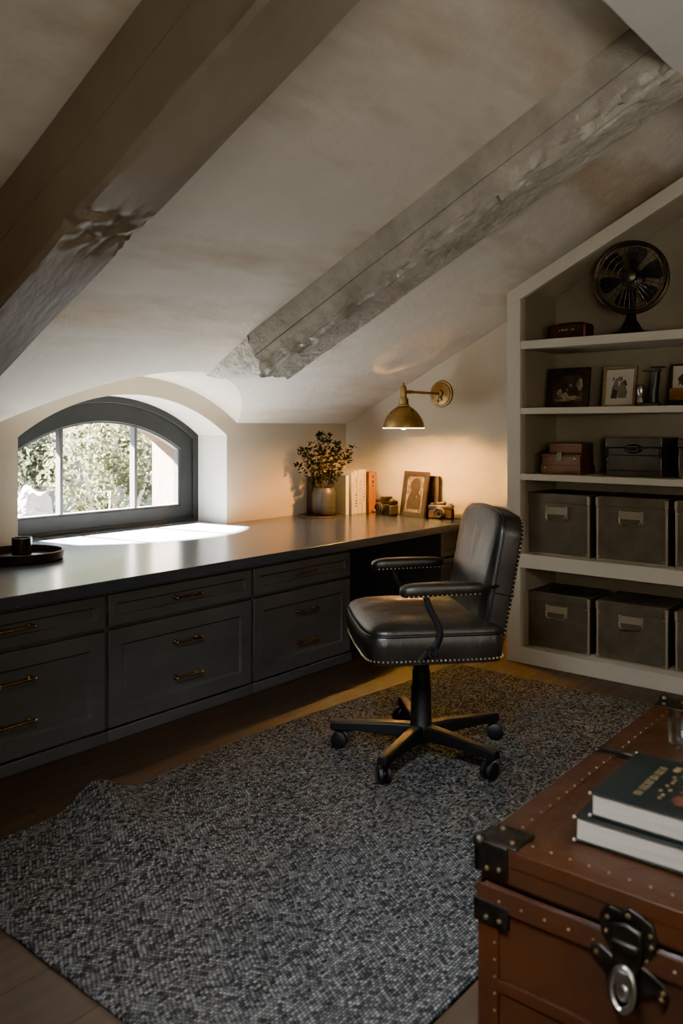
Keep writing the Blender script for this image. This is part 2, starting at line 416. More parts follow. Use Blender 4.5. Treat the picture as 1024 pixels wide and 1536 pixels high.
# ------------------------------------------------------------------ ceiling beams
sdir = Vector((0, -1, SL)).normalized(); nrm = Vector((0, -SL, -1)).normalized()   # up the slope, down into the room
def beam(name, label, x0, x1, D, ylo, yhi, mat, groove, chips, seed, ragged=False, knot=None):
    """a beam laid along the slope; section (x, drop) extruded and roughened"""
    t = thing(name, label, 'ceiling beam', (0,0,0))
    L0 = Vector((0, ylo, zc(ylo))); length = (yhi-ylo)/sdir.y
    prof = [(x0,-.03)]
    def seg(a, b, n):
        for i in range(1, n+1): prof.append((a[0]+(b[0]-a[0])*i/n, a[1]+(b[1]-a[1])*i/n))
    g = groove
    seg((x0,-.03), (x0,g), 8); seg((x0,g), (x0+.016,g+.003), 1); seg((x0+.016,g+.003), (x0-.004,g+.008), 1); seg((x0-.004,g+.008), (x0-.004,D-.015), 10)
    seg((x0-.004,D-.015), (x0+.012,D), 2); seg((x0+.012,D), (x1-.006,D), 12); seg((x1-.006,D), (x1,D-.006), 1); seg((x1,D-.006), (x1,-.03), 6)
    n = int(length/.022); rings = []
    for i in range(n+1):
        s = length*i/n; ring = []
        for k, (px, d) in enumerate(prof):
            ss = s
            if ragged and i < 8: ss = s + .05*noise.noise(Vector((px*22, d*22, seed)))*(1-i/8)
            p = L0 + sdir*ss + nrm*d; p.x = px
            q = Vector((p.x*6, s*2.2, d*6+seed))
            w = .006*noise.noise(q)
            # chipped lower arris of the side face
            edge = max(0, 1-abs(d-D*.86)/(D*.30)) if px < x0+.03 else (max(0, 1-abs(px-x0)/.06)*.5 if d > D-.01 else 0)
            ch = chips*edge*max(0, noise.noise(Vector((px*10, s*13, d*24+seed*3)))+.12)
            ch += chips*.55*edge*max(0, noise.noise(Vector((px*10, s*34, d*50+seed*5))))
            if px < x0+.03: p.x += ch + w
            if d > D-.02: p -= nrm*(ch + w)
            if knot is not None:
                kq = math.exp(-((s-knot)/.10)**2)*(1 if d > D*.8 else .4)
                p -= nrm*kq*(.030*max(0, noise.noise(Vector((px*26, s*26, 4)))+.15) + .012*noise.noise(Vector((px*70, s*60, 9))))
            ring.append(p)
        rings.append(ring)
    m = MB(); m.loft(rings)
    m.build('timber', mat, t, smooth=40)
    return t
beam('ceiling_beam', 'dark weathered ceiling beam running diagonally across the upper left above the window', 1.405, 1.64, .35, 4.15, .95, BEAM_D, .16, .008, 3.3, knot=1.95)
rb = beam('ceiling_beam', 'grey rough-hewn ceiling beam with chipped edge, between the window bay and the bookcase', 3.13, 3.345, .26, 3.28, .98, BEAM_G, .125, .048, 8.1, True)
# broken plaster left where the right beam stops
m = MB(); rings = []
nseg = 26
for i in range(nseg+1):
    f = i/nseg; y = 3.22 + (3.70-3.22)*f
    D = .235*(1-f)**.8 + .004; x0 = 3.13+.06*f; x1 = 3.35+.03*f
    ring = []
    for k in range(13):
        u = k/12; px = x0+(x1-x0)*u
        dd = D*min(1, 4.0*min(u, 1-u)+.12) if 0 < k < 12 else -.02
        p = Vector((px, y, zc(y))) + nrm*dd
        nz = noise.noise(Vector((px*14, y*14, 2)))*.022 + noise.noise(Vector((px*40, y*40, 5)))*.008
        if 0 < k < 12: p += nrm*nz*(1-f*.6)
        p.x += .012*noise.noise(Vector((y*30, k, 1)))
        ring.append(p)
    rings.append(ring)
m.loft(rings); tag(m.build('broken_plaster', SCAR, rb, smooth=60), 'pale broken plaster at the lower end of the beam')

# ------------------------------------------------------------------ window
win = struct(thing('window_1', None, None, (0,0,0)))
def arch_ring(h0, spr0, cr0, z00, h1, spr1, cr1, z01, y0, y1, n=40):
    """closed arched frame between an outer and an inner arched outline"""
    def outline(h, spr, cr, zb):
        sag = cr-spr; r = (h*h+sag*sag)/(2*sag)
        pts = [(OC-h, zb)]
        for i in range(n+1):
            x = -h+2*h*i/n; pts.append((OC+x, cr-(r-math.sqrt(r*r-x*x))))
        pts.append((OC+h, zb)); return pts
    A = outline(h0, spr0, cr0, z00); B = outline(h1, spr1, cr1, z01)
    m = MB(); bm = m.bm
    vs = [[bm.verts.new((p[0], y, p[1])) for p in L] for L, y in ((A,y0),(B,y0),(B,y1),(A,y1))]
    k = len(A)
    for i in range(k):
        j = (i+1) % k
        for a, b in ((0,1),(1,2),(2,3),(3,0)):
            bm.faces.new((vs[a][i], vs[a][j], vs[b][j], vs[b][i]))
    return m
arch_ring(.775, 1.308, 1.578, .690, .715, 1.275, 1.512, .722, 4.546, 4.66).build('frame', FRAME_W, win, bevel=.003)
sash = arch_ring(.720, 1.279, 1.517, .717, .612, 1.205, 1.392, .812, 4.560, 4.63).build('sash', FRAME_W, win, bevel=.004)
arch_ring(.613, 1.206, 1.393, .811, .598, 1.200, 1.382, .823, 4.572, 4.615).build('glazing_bead', BEAD, win)
for x in (2.80, 3.345):
    zt = 1.382-(1.05-math.sqrt(1.05*1.05-(x-OC)**2))+.01
    m = MB(); m.box(x-.010, x+.010, 4.566, 4.622, .815, zt); m.build('mullion', BEAD, win, bevel=.004)
for a, b in ((OC-.60, 2.788), (2.812, 3.333), (3.357, OC+.60)):
    m = MB(); n = 14
    f = lambda x: 1.384-(1.05-math.sqrt(1.05*1.05-(x-OC)**2))
    pts = [(a, 4.6, .82), (b, 4.6, .82)] + [(b+(a-b)*i/n, 4.6, f(b+(a-b)*i/n)) for i in range(n+1)]
    m.face(pts); m.build('pane', GLASS, win, smooth=None)

# ------------------------------------------------------------------ outside: ground and trees beyond the window
GRASS = M('hillside grass', (.016,.018,.009), .9, col2=(.022,.020,.012), vscale=1.5)
m = MB(); n = 24
V = [[m.bm.verts.new((-10+i*50/n, 4.9+j*40/n, -3.4 + 32*max(0,(j/n-.28)) + .5*noise.noise(Vector((i*.5,j*.5,0))))) for i in range(n+1)] for j in range(n+1)]
for j in range(n):
    for i in range(n): m.bm.faces.new((V[j][i],V[j][i+1],V[j+1][i+1],V[j+1][i]))
struct(m.build('hillside', GRASS, smooth=180))
LEAFA = leaf_mat('olive green leaves', (.030,.034,.016), (.080,.082,.046), .8, .45)
LEAFB = leaf_mat('grey green leaves', (.030,.033,.021), (.074,.076,.052), .8, .45)
BARK = M('tree bark', (.12,.10,.08), .9, col2=(.2,.17,.14), vscale=8)
def tree(x, y, zb, h, r, mat, label, n=6500, seed=0):
    rnd = random.Random(seed)
    t = thing('tree', label, 'tree', (x,y,zb), 0, 'trees outside the window')
    m = MB(); m.tube([(0,0,0),(.1,.05,h*.3),(.02,-.05,h*.55),(.15,.1,h*.85)], [.16,.13,.10,.04], 8)
    for k in range(5):
        a = k*1.3+seed; m.tube([(.05,0,h*.4),(r*.3*math.cos(a),r*.3*math.sin(a),h*.58),(r*.6*math.cos(a),r*.6*math.sin(a),h*.75)], [.07,.05,.02], 6)
    m.build('trunk', BARK, t)
    m = MB(); blobs = []
    for k in range(11):
        a = rnd.uniform(0, 2*PI); q = rnd.uniform(.1,.75)*r
        blobs.append((Vector((q*math.cos(a), q*math.sin(a), h*rnd.uniform(.45,.92))), r*rnd.uniform(.32,.52)))
    for k in range(n):
        c, br = rnd.choice(blobs)
        d = Vector((rnd.gauss(0,1), rnd.gauss(0,1), rnd.gauss(0,1))).normalized()
        p = c + d*br*rnd.uniform(.55,1.05)
        u = Vector((rnd.gauss(0,1), rnd.gauss(0,1), rnd.gauss(0,1))).normalized(); w = u.orthogonal().normalized()
        s = rnd.uniform(.035,.085)
        m.face([p-u*s, p-w*s*.45, p+u*s, p+w*s*.45])
    m.build('foliage', mat, t, smooth=None)
tree(7.45, 10.8, -3.2, 5.2, 1.25, LEAFA, 'bright olive-green leafy tree seen through the middle window pane', seed=1)
tree(10.85, 13.5, -2.9, 4.9, 1.1, LEAFB, 'grey-green leafy tree seen through the right window pane', seed=2)
tree(7.7, 13.9, -2.8, 4.8, 1.2, LEAFB, 'low grey-green tree seen through the left window pane', seed=3)
tree(11.2, 16.4, -2.2, 6.0, 1.4, LEAFA, 'tall green tree behind the others beyond the middle window pane', seed=4, n=6500)
tree(12.1, 20.6, -1.2, 5.6, 1.7, LEAFB, 'far pale green tree beyond the left mullion of the window', seed=5, n=6500)
tree(16.7, 21.0, -1.0, 5.8, 1.7, LEAFB, 'far tree beyond the right window pane, behind the nearer tree', seed=6, n=6500)
ROCK = M('pale rock', (.11,.10,.09), .9, col2=(.05,.047,.042), vscale=1.2, bump=1, bscale=2.5, bdist=.3)
m = MB(); m.ball((0,0,0), 1, 28, 22, (.34,.4,1.45))
for v in m.bm.verts: v.co += v.co.normalized()*(.28*noise.noise(v.co*2.2)+.14*noise.noise(v.co*6))
tag(m.build('boulder', ROCK, None, loc=(4.9,8.6,-.8)), 'pale rocky outcrop outside, seen through the left window pane', 'rock')

# ------------------------------------------------------------------ worktop and cabinets
m = MB()
poly = [(.6,3.03),(XE-.005,3.03),(XE-.005,YW-.004),(OC+OH-.004,YW-.004),(OC+OH-.004,4.545),(OC-OH+.004,4.545),(OC-OH+.004,YW-.004),(.6,YW-.004)]
m.prism(poly, 2, .648, .70)
tag(m.build('worktop', TOP, bevel=.004), 'long dark slate worktop running under the arched window to the end wall', 'worktop')

def shaker(m, x0, x1, z0, z1, yf, fr=.055, th=.022, rec=.010):
    """framed front with recessed panel, facing -y"""
    bm = m.bm; i0, i1, k0, k1 = x0+fr, x1-fr, z0+fr, z1-fr
    o = [(x0,z0),(x1,z0),(x1,z1),(x0,z1)]; i = [(i0,k0),(i1,k0),(i1,k1),(i0,k1)]
    e = .006; j = [(i0+e,k0+e),(i1-e,k0+e),(i1-e,k1-e),(i0+e,k1-e)]
    def ring(L, y): return [bm.verts.new((p[0], y, p[1])) for p in L]
    b, a, c, d = ring(o, yf+th), ring(o, yf), ring(i, yf), ring(j, yf+rec)
    for A, B in ((b,a),(a,c),(c,d)):
        for q in range(4): bm.faces.new((A[q], A[(q+1)%4], B[(q+1)%4], B[q]))
    bm.faces.new(d); bm.faces.new(list(reversed(b)))
def pull(parent, x, z, yf, w=.15):
    m = MB()
    m.tube([(x-w/2,yf-.028,z),(x+w/2,yf-.028,z)], .0055, 8)
    for s in (-1, 1):
        px = x+s*(w/2-.012)
        m.tube([(px,yf+.001,z),(px,yf-.028,z)], [.0065,.005], 8)
        m.ball((x+s*w/2,yf-.028,z), .008, 8, 5)
        m.tube([(px,yf+.001,z),(px,yf-.003,z)], .010, 10)
    return m.build('handle', BRONZE, parent)
YF = 3.058
def cabinet(x0, x1, label):
    t = thing('base_cabinet', label, 'cabinet', ((x0+x1)/2, 3.08, 0), 0, 'charcoal base cabinets under the worktop')
    o = Vector((-(x0+x1)/2, -3.08, 0))
    def fin(m, name, mat, par, bev=0, off=True):
        if off:
            for v in m.bm.verts: v.co += o
        return m.build(name, mat, par, bevel=bev)
    m = MB(); m.box(x0+.001, x1-.001, YF+.022, YW-.03, .052, .646); fin(m, 'carcass', CAB, t)
    m = MB(); m.box(x0+.001, x1-.001, YF-.006, YF+.06, .0, .05); fin(m, 'plinth', CAB, t, .003)
    m = MB(); shaker(m, x0+.010, x1-.010, .494, .632, YF, .042); d = fin(m, 'drawer', CAB, t, .002)
    h = pull(d, 0, .568, YF-3.08)
    m = MB(); shaker(m, x0+.010, x1-.010, .058, .478, YF, .070); d2 = fin(m, 'file_drawer', CAB, t, .002)
    pull(d2, 0, .362, YF-3.08); pull(d2, 0, .197, YF-3.08)
    return t
cabinet(1.25, 2.09, 'charcoal panelled cabinet below the round tray, leftmost, cut by the photo edge')
cabinet(2.09, 2.955, 'charcoal panelled cabinet with three bronze pulls, in the middle of the row')
cabinet(2.955, 3.745, 'charcoal panelled cabinet beside the dark knee space, nearest the leather chair')
# pedestal right of the knee space
t = thing('drawer_pedestal', 'dark drawer pedestal under the worktop at the end wall, mostly behind the chair', 'cabinet', (4.93,3.3,0))
m = MB(); m.box(-.19,.20,-.18,.85,.0,.646); m.build('carcass', CAB, t)
for z0, z1 in ((.475,.635),(.27,.46),(.06,.255)):
    m = MB(); shaker(m, -.185, .195, z0, z1, -.21, .03, .029); d = m.build('drawer', CAB, t, bevel=.002)
    m = MB(); m.ball((0.0,-.225,(z0+z1)/2), .013, 10, 6); m.build('knob', BRONZE, d)
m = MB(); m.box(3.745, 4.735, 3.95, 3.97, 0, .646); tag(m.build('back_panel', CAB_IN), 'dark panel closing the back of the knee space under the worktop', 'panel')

# ------------------------------------------------------------------ bookcase
BX0, BX1, BYL, BYR = 4.33, 4.78, 2.366, 1.06
def btop(y): return 2.134 + .489*(BYL-y)
bc = thing('bookcase', 'built-in taupe bookcase with a sloping top, shelves holding file boxes and curios', 'bookcase', (BX0,0,0))
def bx(n, y0, y1, z0, z1, xa=0, xb=BX1-BX0, mat=SHELF, bev=.002):
    m = MB(); m.box(xa, xb, y0, y1, z0, z1); return m.build(n, mat, bc, bevel=bev)
def slab(n, xa, xb, ya, yb, off0, off1, mat=SHELF):
    m = MB(); m.prism([(ya,btop(ya)+off0),(yb,btop(yb)+off0),(yb,btop(yb)+off1),(ya,btop(ya)+off1)], 0, xa, xb)
    return m.build(n, mat, bc, bevel=.002)
W_ = .086
def stile(n, ya, yb):
    m = MB(); m.prism([(ya,0),(yb,0),(yb,btop(yb)),(ya,btop(ya))], 0, 0, .03); return m.build(n, SHELF, bc, bevel=.002)
stile('stile', BYL, BYL-W_); stile('stile', BYR+W_, BYR)
slab('top_rail', -.002, .03, BYL, BYR, -.085, 0)
slab('top_panel', .03, .45, BYL, BYR, -.030, -.005)
m = MB(); m.prism([(BYL-W_+.002,0),(BYL-W_-.016,0),(BYL-W_-.016,btop(BYL-W_)-.028),(BYL-W_+.002,btop(BYL-W_)-.031)],0,.03,.45); m.build('side_panel', SHELF_B, bc)
m = MB(); m.prism([(BYL,0),(BYL-.02,0),(BYL-.02,btop(BYL)-.07),(BYL,btop(BYL)-.07)],0,.03,XE-BX0-.005); m.build('side_panel', SHELF, bc)
m = MB(); m.prism([(BYR+.02,0),(BYR,0),(BYR,btop(BYR)-.09),(BYR+.02,btop(BYR)-.09)],0,.03,.45); m.build('side_panel', SHELF_B, bc)
m = MB(); m.prism([(BYL-.03,0),(BYR,0),(BYR,btop(BYR)-.026),(BYL-.03,btop(BYL-.03)-.026)],0,.43,.45); m.build('back_panel', SHELF_B, bc)
YA, YB = BYL-W_-.001, BYR+W_+.001
bx('base', YA+.001, YB-.001, 0, .088, -.004, .43)
bx('shelf', YA, YB, .548, .627, -.002, .43)
bx('shelf', YA, YB, 1.052, 1.088, 0, .43)
bx('shelf', YA, YB, 1.430, 1.465, 0, .43)
bx('shelf', YA, YB, 1.803, 1.851, 0, .43)

# file boxes ---------------------------------------------------
def file_box(loc, label, h=.355):
    t = thing('file_box', label, 'box', loc, 0, 'grey file boxes on the two lowest shelves')
    w, d = .187, .31                       # half width (y), depth (x); front at x=0
    m = MB(); m.box(0, d, -w, w, 0, h-.05); m.build('body', FILEBOX, t, bevel=.004)
    m = MB(); m.box(-.004, d+.004, -w-.004, w+.004, h-.058, h); m.build('lid', FILEBOX, t, bevel=.005)
    m = MB()
    for s in (-1, 1):
        m.box(-.003, .012, s*w-.006, s*w+.006, 0, h-.058); m.box(-.006,.014, s*(w+.001)-.008, s*(w+.001)+.008, h-.056, h-.01)
        for z in (.02, h-.075): m.ball((-.004, s*(w-.012), z), .005, 6, 4)
    m.box(-.003, .004, -w, w, 0, .008); m.build('edging', FILE_E, t, bevel=.002)
    m = MB(); zc_ = h-.115
    m.box(-.006, 0, -.062, .062, zc_-.005, zc_+.038)
    m.box(-.009, 0, -.066, -.058, zc_-.03, zc_+.044); m.box(-.009, 0, .058, .066, zc_-.03, zc_+.044)
    hp = m.build('handle_plate', FILE_E, t, bevel=.002)
    m = MB(); m.tube([(-.008,-.060,zc_+.002),(-.018,-.056,zc_-.02),(-.020,-.046,zc_-.036),(-.020,.046,zc_-.036),(-.018,.056,zc_-.02),(-.008,.060,zc_+.002)], .0045, 8)
    m.build('handle', STEEL, hp)
    return t
fb = file_box((4.40, 2.088, .627), 'grey file box on the upper box shelf, beside the chair back', .352)
def fcopy(y, z, x, label, sz=1):
    c = dup(fb, (x, y, z), 0, label); c.scale = (1, 1, sz); return c
fcopy(1.667, .627, 4.41, 'grey file box second from left on the upper box shelf, below the black latched box', 1.0)
fcopy(1.243, .627, 4.41, 'grey file box on the upper box shelf, cut by the right edge of the photo', 1.0)
fcopy(2.088, .088, 4.40, 'grey file box on the bottom shelf beside the chair seat, leftmost below', .91)
fcopy(1.667, .088, 4.41, 'grey file box in the middle of the bottom shelf', .91)
fcopy(1.243, .088, 4.41, 'grey file box on the bottom shelf, cut by the right edge of the photo', .91)

# third shelf --------------------------------------------------
BROWN = leather_mat('worn brown leather', (.15,.075,.036), (.085,.042,.022), .45, .65)
DKBROWN = leather_mat('dark brown leather', (.055,.030,.017), (.03,.017,.011), .4, .6)
BLKBOX = M('black tin', (.11,.10,.085), .36, .4, col2=(.07,.063,.053), vscale=6, bump=.15, bscale=40, bdist=.004)
t = thing('tool_case', 'small worn brown leather tool case on the middle shelf, left of black latched box', 'case', (4.42,2.075,1.088))
m = MB(); m.box(0,.20,-.118,.125,0,.05); m.box(.004,.19,-.115,.118,.05,.105); m.setmat(0); m.ball((.002,-.085,.090),.009,8,5); m.ball((.0,.095,.036),.007,8,5); m.setmat(1); m.build('body', [BROWN, STEEL], t, bevel=.003)
m = MB(); m.prism([(-.006,.105),(-.006,.112),(.075,.128),(.075,.105)],1,-.118,.13); m.box(.03,.19,-.112,.085,.105,.175); m.build('lid', BROWN, t, bevel=.004)
m = MB(); m.box(-.002,.0,-.118,.125,.048,.054); m.box(-.002,.0,-.115,.12,.098,.104); m.box(.028,.03,-.112,.085,.155,.160); m.build('band', DKBROWN, t)
m = MB(); m.box(-.012,.0,-.008,.018,.075,.125); m.build('clasp', STEEL, t, bevel=.002)
t = thing('latched_box', 'black tin box with a latch handle on the middle shelf', 'box', (4.43,1.662,1.088))
m = MB(); m.box(0,.25,-.150,.150,0,.155); m.build('body', BLKBOX, t, bevel=.005)
m = MB(); m.box(-.004,.254,-.154,.154,.158,.212); m.build('lid', BLKBOX, t, bevel=.006)
m = MB(); m.box(-.003,0,-.15,.15,.112,.118); m.box(-.003,0,-.15,.15,.03,.034)
for s in (-1,1): m.box(-.006,.01,s*.146-.007,s*.146+.007,.10,.155); m.ball((-.006,s*.143,.075),.006,6,4)
m.build('edging', IRON, t)
m = MB(); m.tube([(-.004,-.0,.150),(-.010,-.0,.150)], [(.052,.026),(.044,.020)], 20, flat=(0,0,1)); lp = m.build('latch_plate', IRON, t)
m = MB(); m.tube([(-.012,-.030,.150),(-.022,-.030,.162),(-.022,.030,.162),(-.012,.030,.150),(-.020,.026,.138),(-.02,-.026,.138),(-.012,-.030,.150)], .0035, 6); m.build('latch_handle', STEEL, lp)
t = thing('storage_tin', 'dark box at the right edge of the middle shelf, mostly out of frame', 'box', (4.43,1.30,1.088))
m = MB(); m.box(0,.22,-.12,.127,0,.16); m.build('body', BLKBOX, t, bevel=.005)
m = MB(); m.box(-.004,.224,-.124,.131,.162,.205); m.build('lid', BLKBOX, t, bevel=.005)

# second shelf: frames and cameras ------------------------------
PRINT = M('aged print paper', (.50,.44,.35), .7, col2=(.40,.34,.26), vscale=6)
PRINT_D = M('dark photograph', (.030,.022,.016), .3, col2=(.12,.09,.06), vscale=14, vmin=.45, vmax=.7)
PRINT_L = M('light parts of the photograph', (.42,.34,.24), .4, col2=(.09,.065,.045), vscale=22)
WOOD_D = M('dark carved frame wood', (.022,.014,.010), .4, col2=(.045,.029,.019), vscale=20, bump=.3, bscale=60, bdist=.004)
GILT = M('dull gilt frame', (.30,.225,.125), .4, .4, col2=(.22,.16,.09), vscale=12)
INK = M('ink', (.05,.042,.035), .7)
INK2 = M('grey ink wash', (.20,.17,.13), .8, col2=(.12,.10,.08), vscale=40)
def picture(name, label, loc, rz, tilt, w, h, fw, fmat, pmat, figures, mat_w=0):
    """framed picture, front facing local -x, leaning back by tilt"""
    t = thing(name, label, 'picture', loc, rz)
    R = Matrix.Rotation(tilt, 4, 'Y')
    m = MB()
    for a in ((-w/2,-w/2+fw,0,h),(w/2-fw,w/2,0,h),(-w/2+fw,w/2-fw,0,fw),(-w/2+fw,w/2-fw,h-fw,h)): m.box(0,.02,a[0],a[1],a[2],a[3],R)
    m.box(.0195,.022,-w/2+.002,w/2-.002,.002,h-.002,R)
    m.build('frame', fmat, t, bevel=.003)
    m = MB(); m.box(.012,.014,-w/2+fw*.9,w/2-fw*.9,fw*.9,h-fw*.9,R); p = m.build('print', pmat, t)
    for fname, mat_, polys in figures:
        m = MB()
        for k, poly in enumerate(polys): m.face([R @ Vector((.0115-.0002*k, -q[0], q[1])) for q in poly])
        m.build(fname, mat_, p, smooth=None)
    return t
def ell(cx, cy, rx, ry, n=18, a=0, w=0):
    return [(cx+rx*math.cos(2*PI*k/n)*(1+w*math.sin(5*k+a*9)), cy+ry*math.sin(2*PI*k/n)*(1+w*math.cos(3*k+a*7))) for k in range(n)]
# q[0] grows to the viewer's right (the picture faces -x)
picture('picture_frame', 'dark wooden framed photograph leaning at the left of the second shelf', (4.55,2.10,1.465), -.06, .14, .262, .238, .038, WOOD_D, PRINT_D,
        [('photo_light_areas', PRINT_L, [ell(-.055,.09,.018,.028,w=.2), ell(-.02,.075,.022,.022,w=.3), ell(.012,.135,.011,.012), ell(-.008,.112,.008,.008), ell(.07,.14,.02,.035,w=.25), ell(.03,.062,.05,.012,w=.2), ell(-.03,.05,.045,.008,w=.2)])])
picture('picture_frame', 'gilt framed drawing of a couple on pale paper, on the second shelf', (4.555,1.80,1.465), -.10, .16, .20, .235, .016, GILT, PRINT,
        [('drawn_couple', INK2, [[(-.052,.055),(-.012,.052),(-.005,.10),(-.012,.15),(-.03,.155),(-.045,.12)], ell(-.022,.158,.009,.011), ell(-.04,.165,.005,.012),
                                  ell(.0,.165,.016,.014), [(-.006,.056),(.042,.056),(.048,.09),(.032,.13),(.008,.15),(-.01,.11)]]),
         ('drawn_shading', INK, [ell(.026,.135,.018,.022,w=.3), [(-.05,.056),(-.018,.054),(-.012,.10),(-.04,.11)], ell(.002,.172,.012,.007)])])
# curios at the right end of the second shelf
AMBER = M('amber brown enamel', (.20,.095,.035), .3, col2=(.10,.05,.022), vscale=14)
picture('picture_frame', 'pale unframed-looking print with a dark shape, standing at the right edge of second shelf', (4.60,1.44,1.465), -.08, .12, .19, .235, .010, WOOD_D, PRINT,
        [('dark_shape', INK, [ell(-.02,.150,.034,.034,w=.12), [(-.055,.12),(-.048,.12),(-.035,.165),(-.042,.165)]])])
t = thing('optical_instrument', 'small black standing instrument with a flat cap on the second shelf', 'instrument', (4.46,1.575,1.465), .2)
m = MB(); m.prism([(-.045,0),(.045,0),(.04,.02),(-.04,.02)],0,-.05,.05); m.build('base', BLACK, t, bevel=.004)
m = MB(); m.tube([(0,-.005,.018),(.0,-.008,.08),(.0,-.018,.15),(0,-.022,.185)], [.030,.027,.024,.022], 14); m.build('column', BLACK, t)
m = MB(); m.box(-.03,.03,-.048,.045,.186,.196); m.box(-.03,.03,-.07,.0,.205,.212); m.box(-.01,.01,-.035,-.02,.19,.208); m.build('cap', BLACK, t, bevel=.002)
m = MB(); m.lathe([(.004,.0),(.018,.003),(.016,.02),(.010,.03),(.018,.05),(.020,.075),(.012,.092),(.006,.10)], 14, (-.02,.052,.02)); m.build('lens', STEEL, t)
t = thing('amber_box', 'amber brown enamel box in front of the pale print at the right shelf edge', 'box', (4.47,1.415,1.465))
m = MB(); m.box(0,.09,-.09,.075,.03,.095); m.build('body', AMBER, t, bevel=.006)
m = MB(); m.box(-.004,.094,-.094,.08,0,.032); m.build('base', BLACK, t, bevel=.004)
m = MB(); m.box(-.003,0,-.05,.02,.012,.02); m.build('name_strip', STEEL, t)

# top shelf: radio and fan ---------------------------------------
t = thing('small_radio', 'small reddish-brown leather radio on the top shelf, left of the fan', 'radio', (4.50,2.075,1.851), -.08)
m = MB(); m.box(0,.11,-.118,.118,0,.098); m.build('case', leather_mat('red brown leather', (.11,.036,.018), (.06,.02,.012), .35, .5), t, bevel=.016, seg=3)
m = MB(); m.box(-.003,.0,-.09,.055,.012,.078); m.build('front_panel', DKBROWN, t, bevel=.001)
m = MB()
for i, y in enumerate((.045,.03,.022,.012,.004,-.006,-.03,-.038,-.046)): m.box(-.0045,-.003,y-.0035,y+.0025,.058+.002*(i%2),.066+.002*(i%3))
m.build('dial_marks', STEEL, t)
m = MB(); m.tube([(.05,-.09,.098),(.05,-.08,.106),(.05,0,.109),(.05,.08,.106),(.05,.09,.098)], [.004,(.008,.004),(.009,.004),(.008,.004),.004], 8); m.build('handle', BROWN, t)

FANC = Vector((4.53,1.712,0))
t = thing('desk_fan', 'black antique desk fan with wire cage standing on the top shelf', 'fan', (4.53,1.712,1.851), math.atan2(-1.712,-4.53)-.12)   # local +x towards the room
m = MB(); m.lathe([(.135,0),(.135,.008),(.125,.016),(.10,.026),(.06,.036),(.052,.05),(.048,.062),(.040,.075),(.030,.09),(.026,.11)], 36); m.build('base', BLACK, t)
CH = .324
m = MB(); m.tube([(-.01,0,.10),(-.02,0,.16),(-.03,0,CH-.06)], [.028,.024,.026], 14)
m.tube([(-.13,0,CH),(-.12,0,CH),(-.09,0,CH),(-.03,0,CH),(-.02,0,CH)], [.03,.055,.062,.058,.035], 24); m.build('motor', BLACK, t)
m = MB(); RR = .192
def ring(m, r, x, tr, n=56, k=8):
    pts = [[Vector((x+tr*math.sin(2*PI*j/k), (r+tr*math.cos(2*PI*j/k))*math.cos(2*PI*i/n), CH+(r+tr*math.cos(2*PI*j/k))*math.sin(2*PI*i/n))) for j in range(k)] for i in range(n)]
    V = [[m.bm.verts.new(p) for p in q] for q in pts]
    for i in range(n):
        for j in range(k): m.bm.faces.new((V[i][j],V[i][(j+1)%k],V[(i+1)%n][(j+1)%k],V[(i+1)%n][j]))
ring(m, RR, .03, .009); ring(m, RR*.93, .065, .0035); ring(m, RR, -.03, .006)
for i in range(36):
    a = 2*PI*i/36; ca, sa = math.cos(a), math.sin(a)
    m.tube([(.078,.04*ca,CH+.04*sa),(.082,.10*ca,CH+.10*sa),(.070,.18*ca,CH+.18*sa),(.03,RR*ca,CH+RR*sa)], .0013, 5, False)
for r, x in ((.16,.077),(.125,.081),(.09,.082),(.06,.080)): ring(m, r, x, .0014, 48, 5)
m.lathe([(.030,-.004),(.034,0),(.034,.006),(.02,.012)], 24, (0,0,0), Matrix.Translation((.076,0,CH)) @ Matrix.Rotation(PI/2,4,'Y'))
m.build('cage', WIRE, t)
for k in range(6):
    a0 = 2*PI*k/6+.25; m = MB(); rows = []
    for i in range(7):
        r = .03+.135*i/6; hw = (.15+.20*math.sin(min(1,i/4.2)*PI/2))*(1 if i<6 else .78)
        rows.append([Vector((.012*(2*u-1)*1.3+.02, r*math.cos(a0+hw*(2*u-1)), CH+r*math.sin(a0+hw*(2*u-1)))) for u in (0,.25,.5,.75,1)])
    m.loft(rows, False, False); m.build('blade', CHAIR_BLACK, t, smooth=180)
m = MB(); m.lathe([(.034,-.02),(.034,.015),(.026,.028),(.008,.034)], 24, (0,0,0), Matrix.Translation((.02,0,CH)) @ Matrix.Rotation(PI/2,4,'Y')); m.build('hub', BLACK, t)

# ------------------------------------------------------------------ wall lamp
LY, LZ, LX = 3.34, 1.60, 4.66
t = thing('wall_lamp', 'brass swing-arm wall lamp with dome shade on the end wall, lit', 'lamp', (XE,LY,LZ))
RY = Matrix.Rotation(-PI/2, 4, 'Y')
m = MB(); m.lathe([(.096,0),(.098,.008),(.094,.014),(.085,.014),(.080,.020),(.045,.026),(.030,.030),(.026,.045),(.012,.050)], 40, (0,0,0), RY); m.build('backplate', BRASS, t)
m = MB(); m.tube([(-.03,0,0),(LX-XE+.03,0,.0)], .0095, 12); m.tube([(LX-XE+.10,0,0),(LX-XE+.03,0,0)], [.013,.014], 12)
m.tube([(-.05,0,-.015),(-.055,0,-.05)], [.012,.007], 10); m.ball((-.055,0,-.055), .012, 10, 6); m.build('arm', BRASS, t)
sx = LX-XE
m = MB(); m.lathe([(.004,.062),(.010,.055),(.006,.048),(.014,.040),(.020,.03),(.022,.0),(.020,-.03),(.024,-.034),(.024,-.045),(.034,-.048),(.034,-.085),(.040,-.09),(.040,-.10)], 28, (sx,0,0)); m.tube([(sx+.035,0,.0),(sx,0,.0)], [.014,.020], 12); m.build('socket', BRASS, t)
m = MB(); pr = []
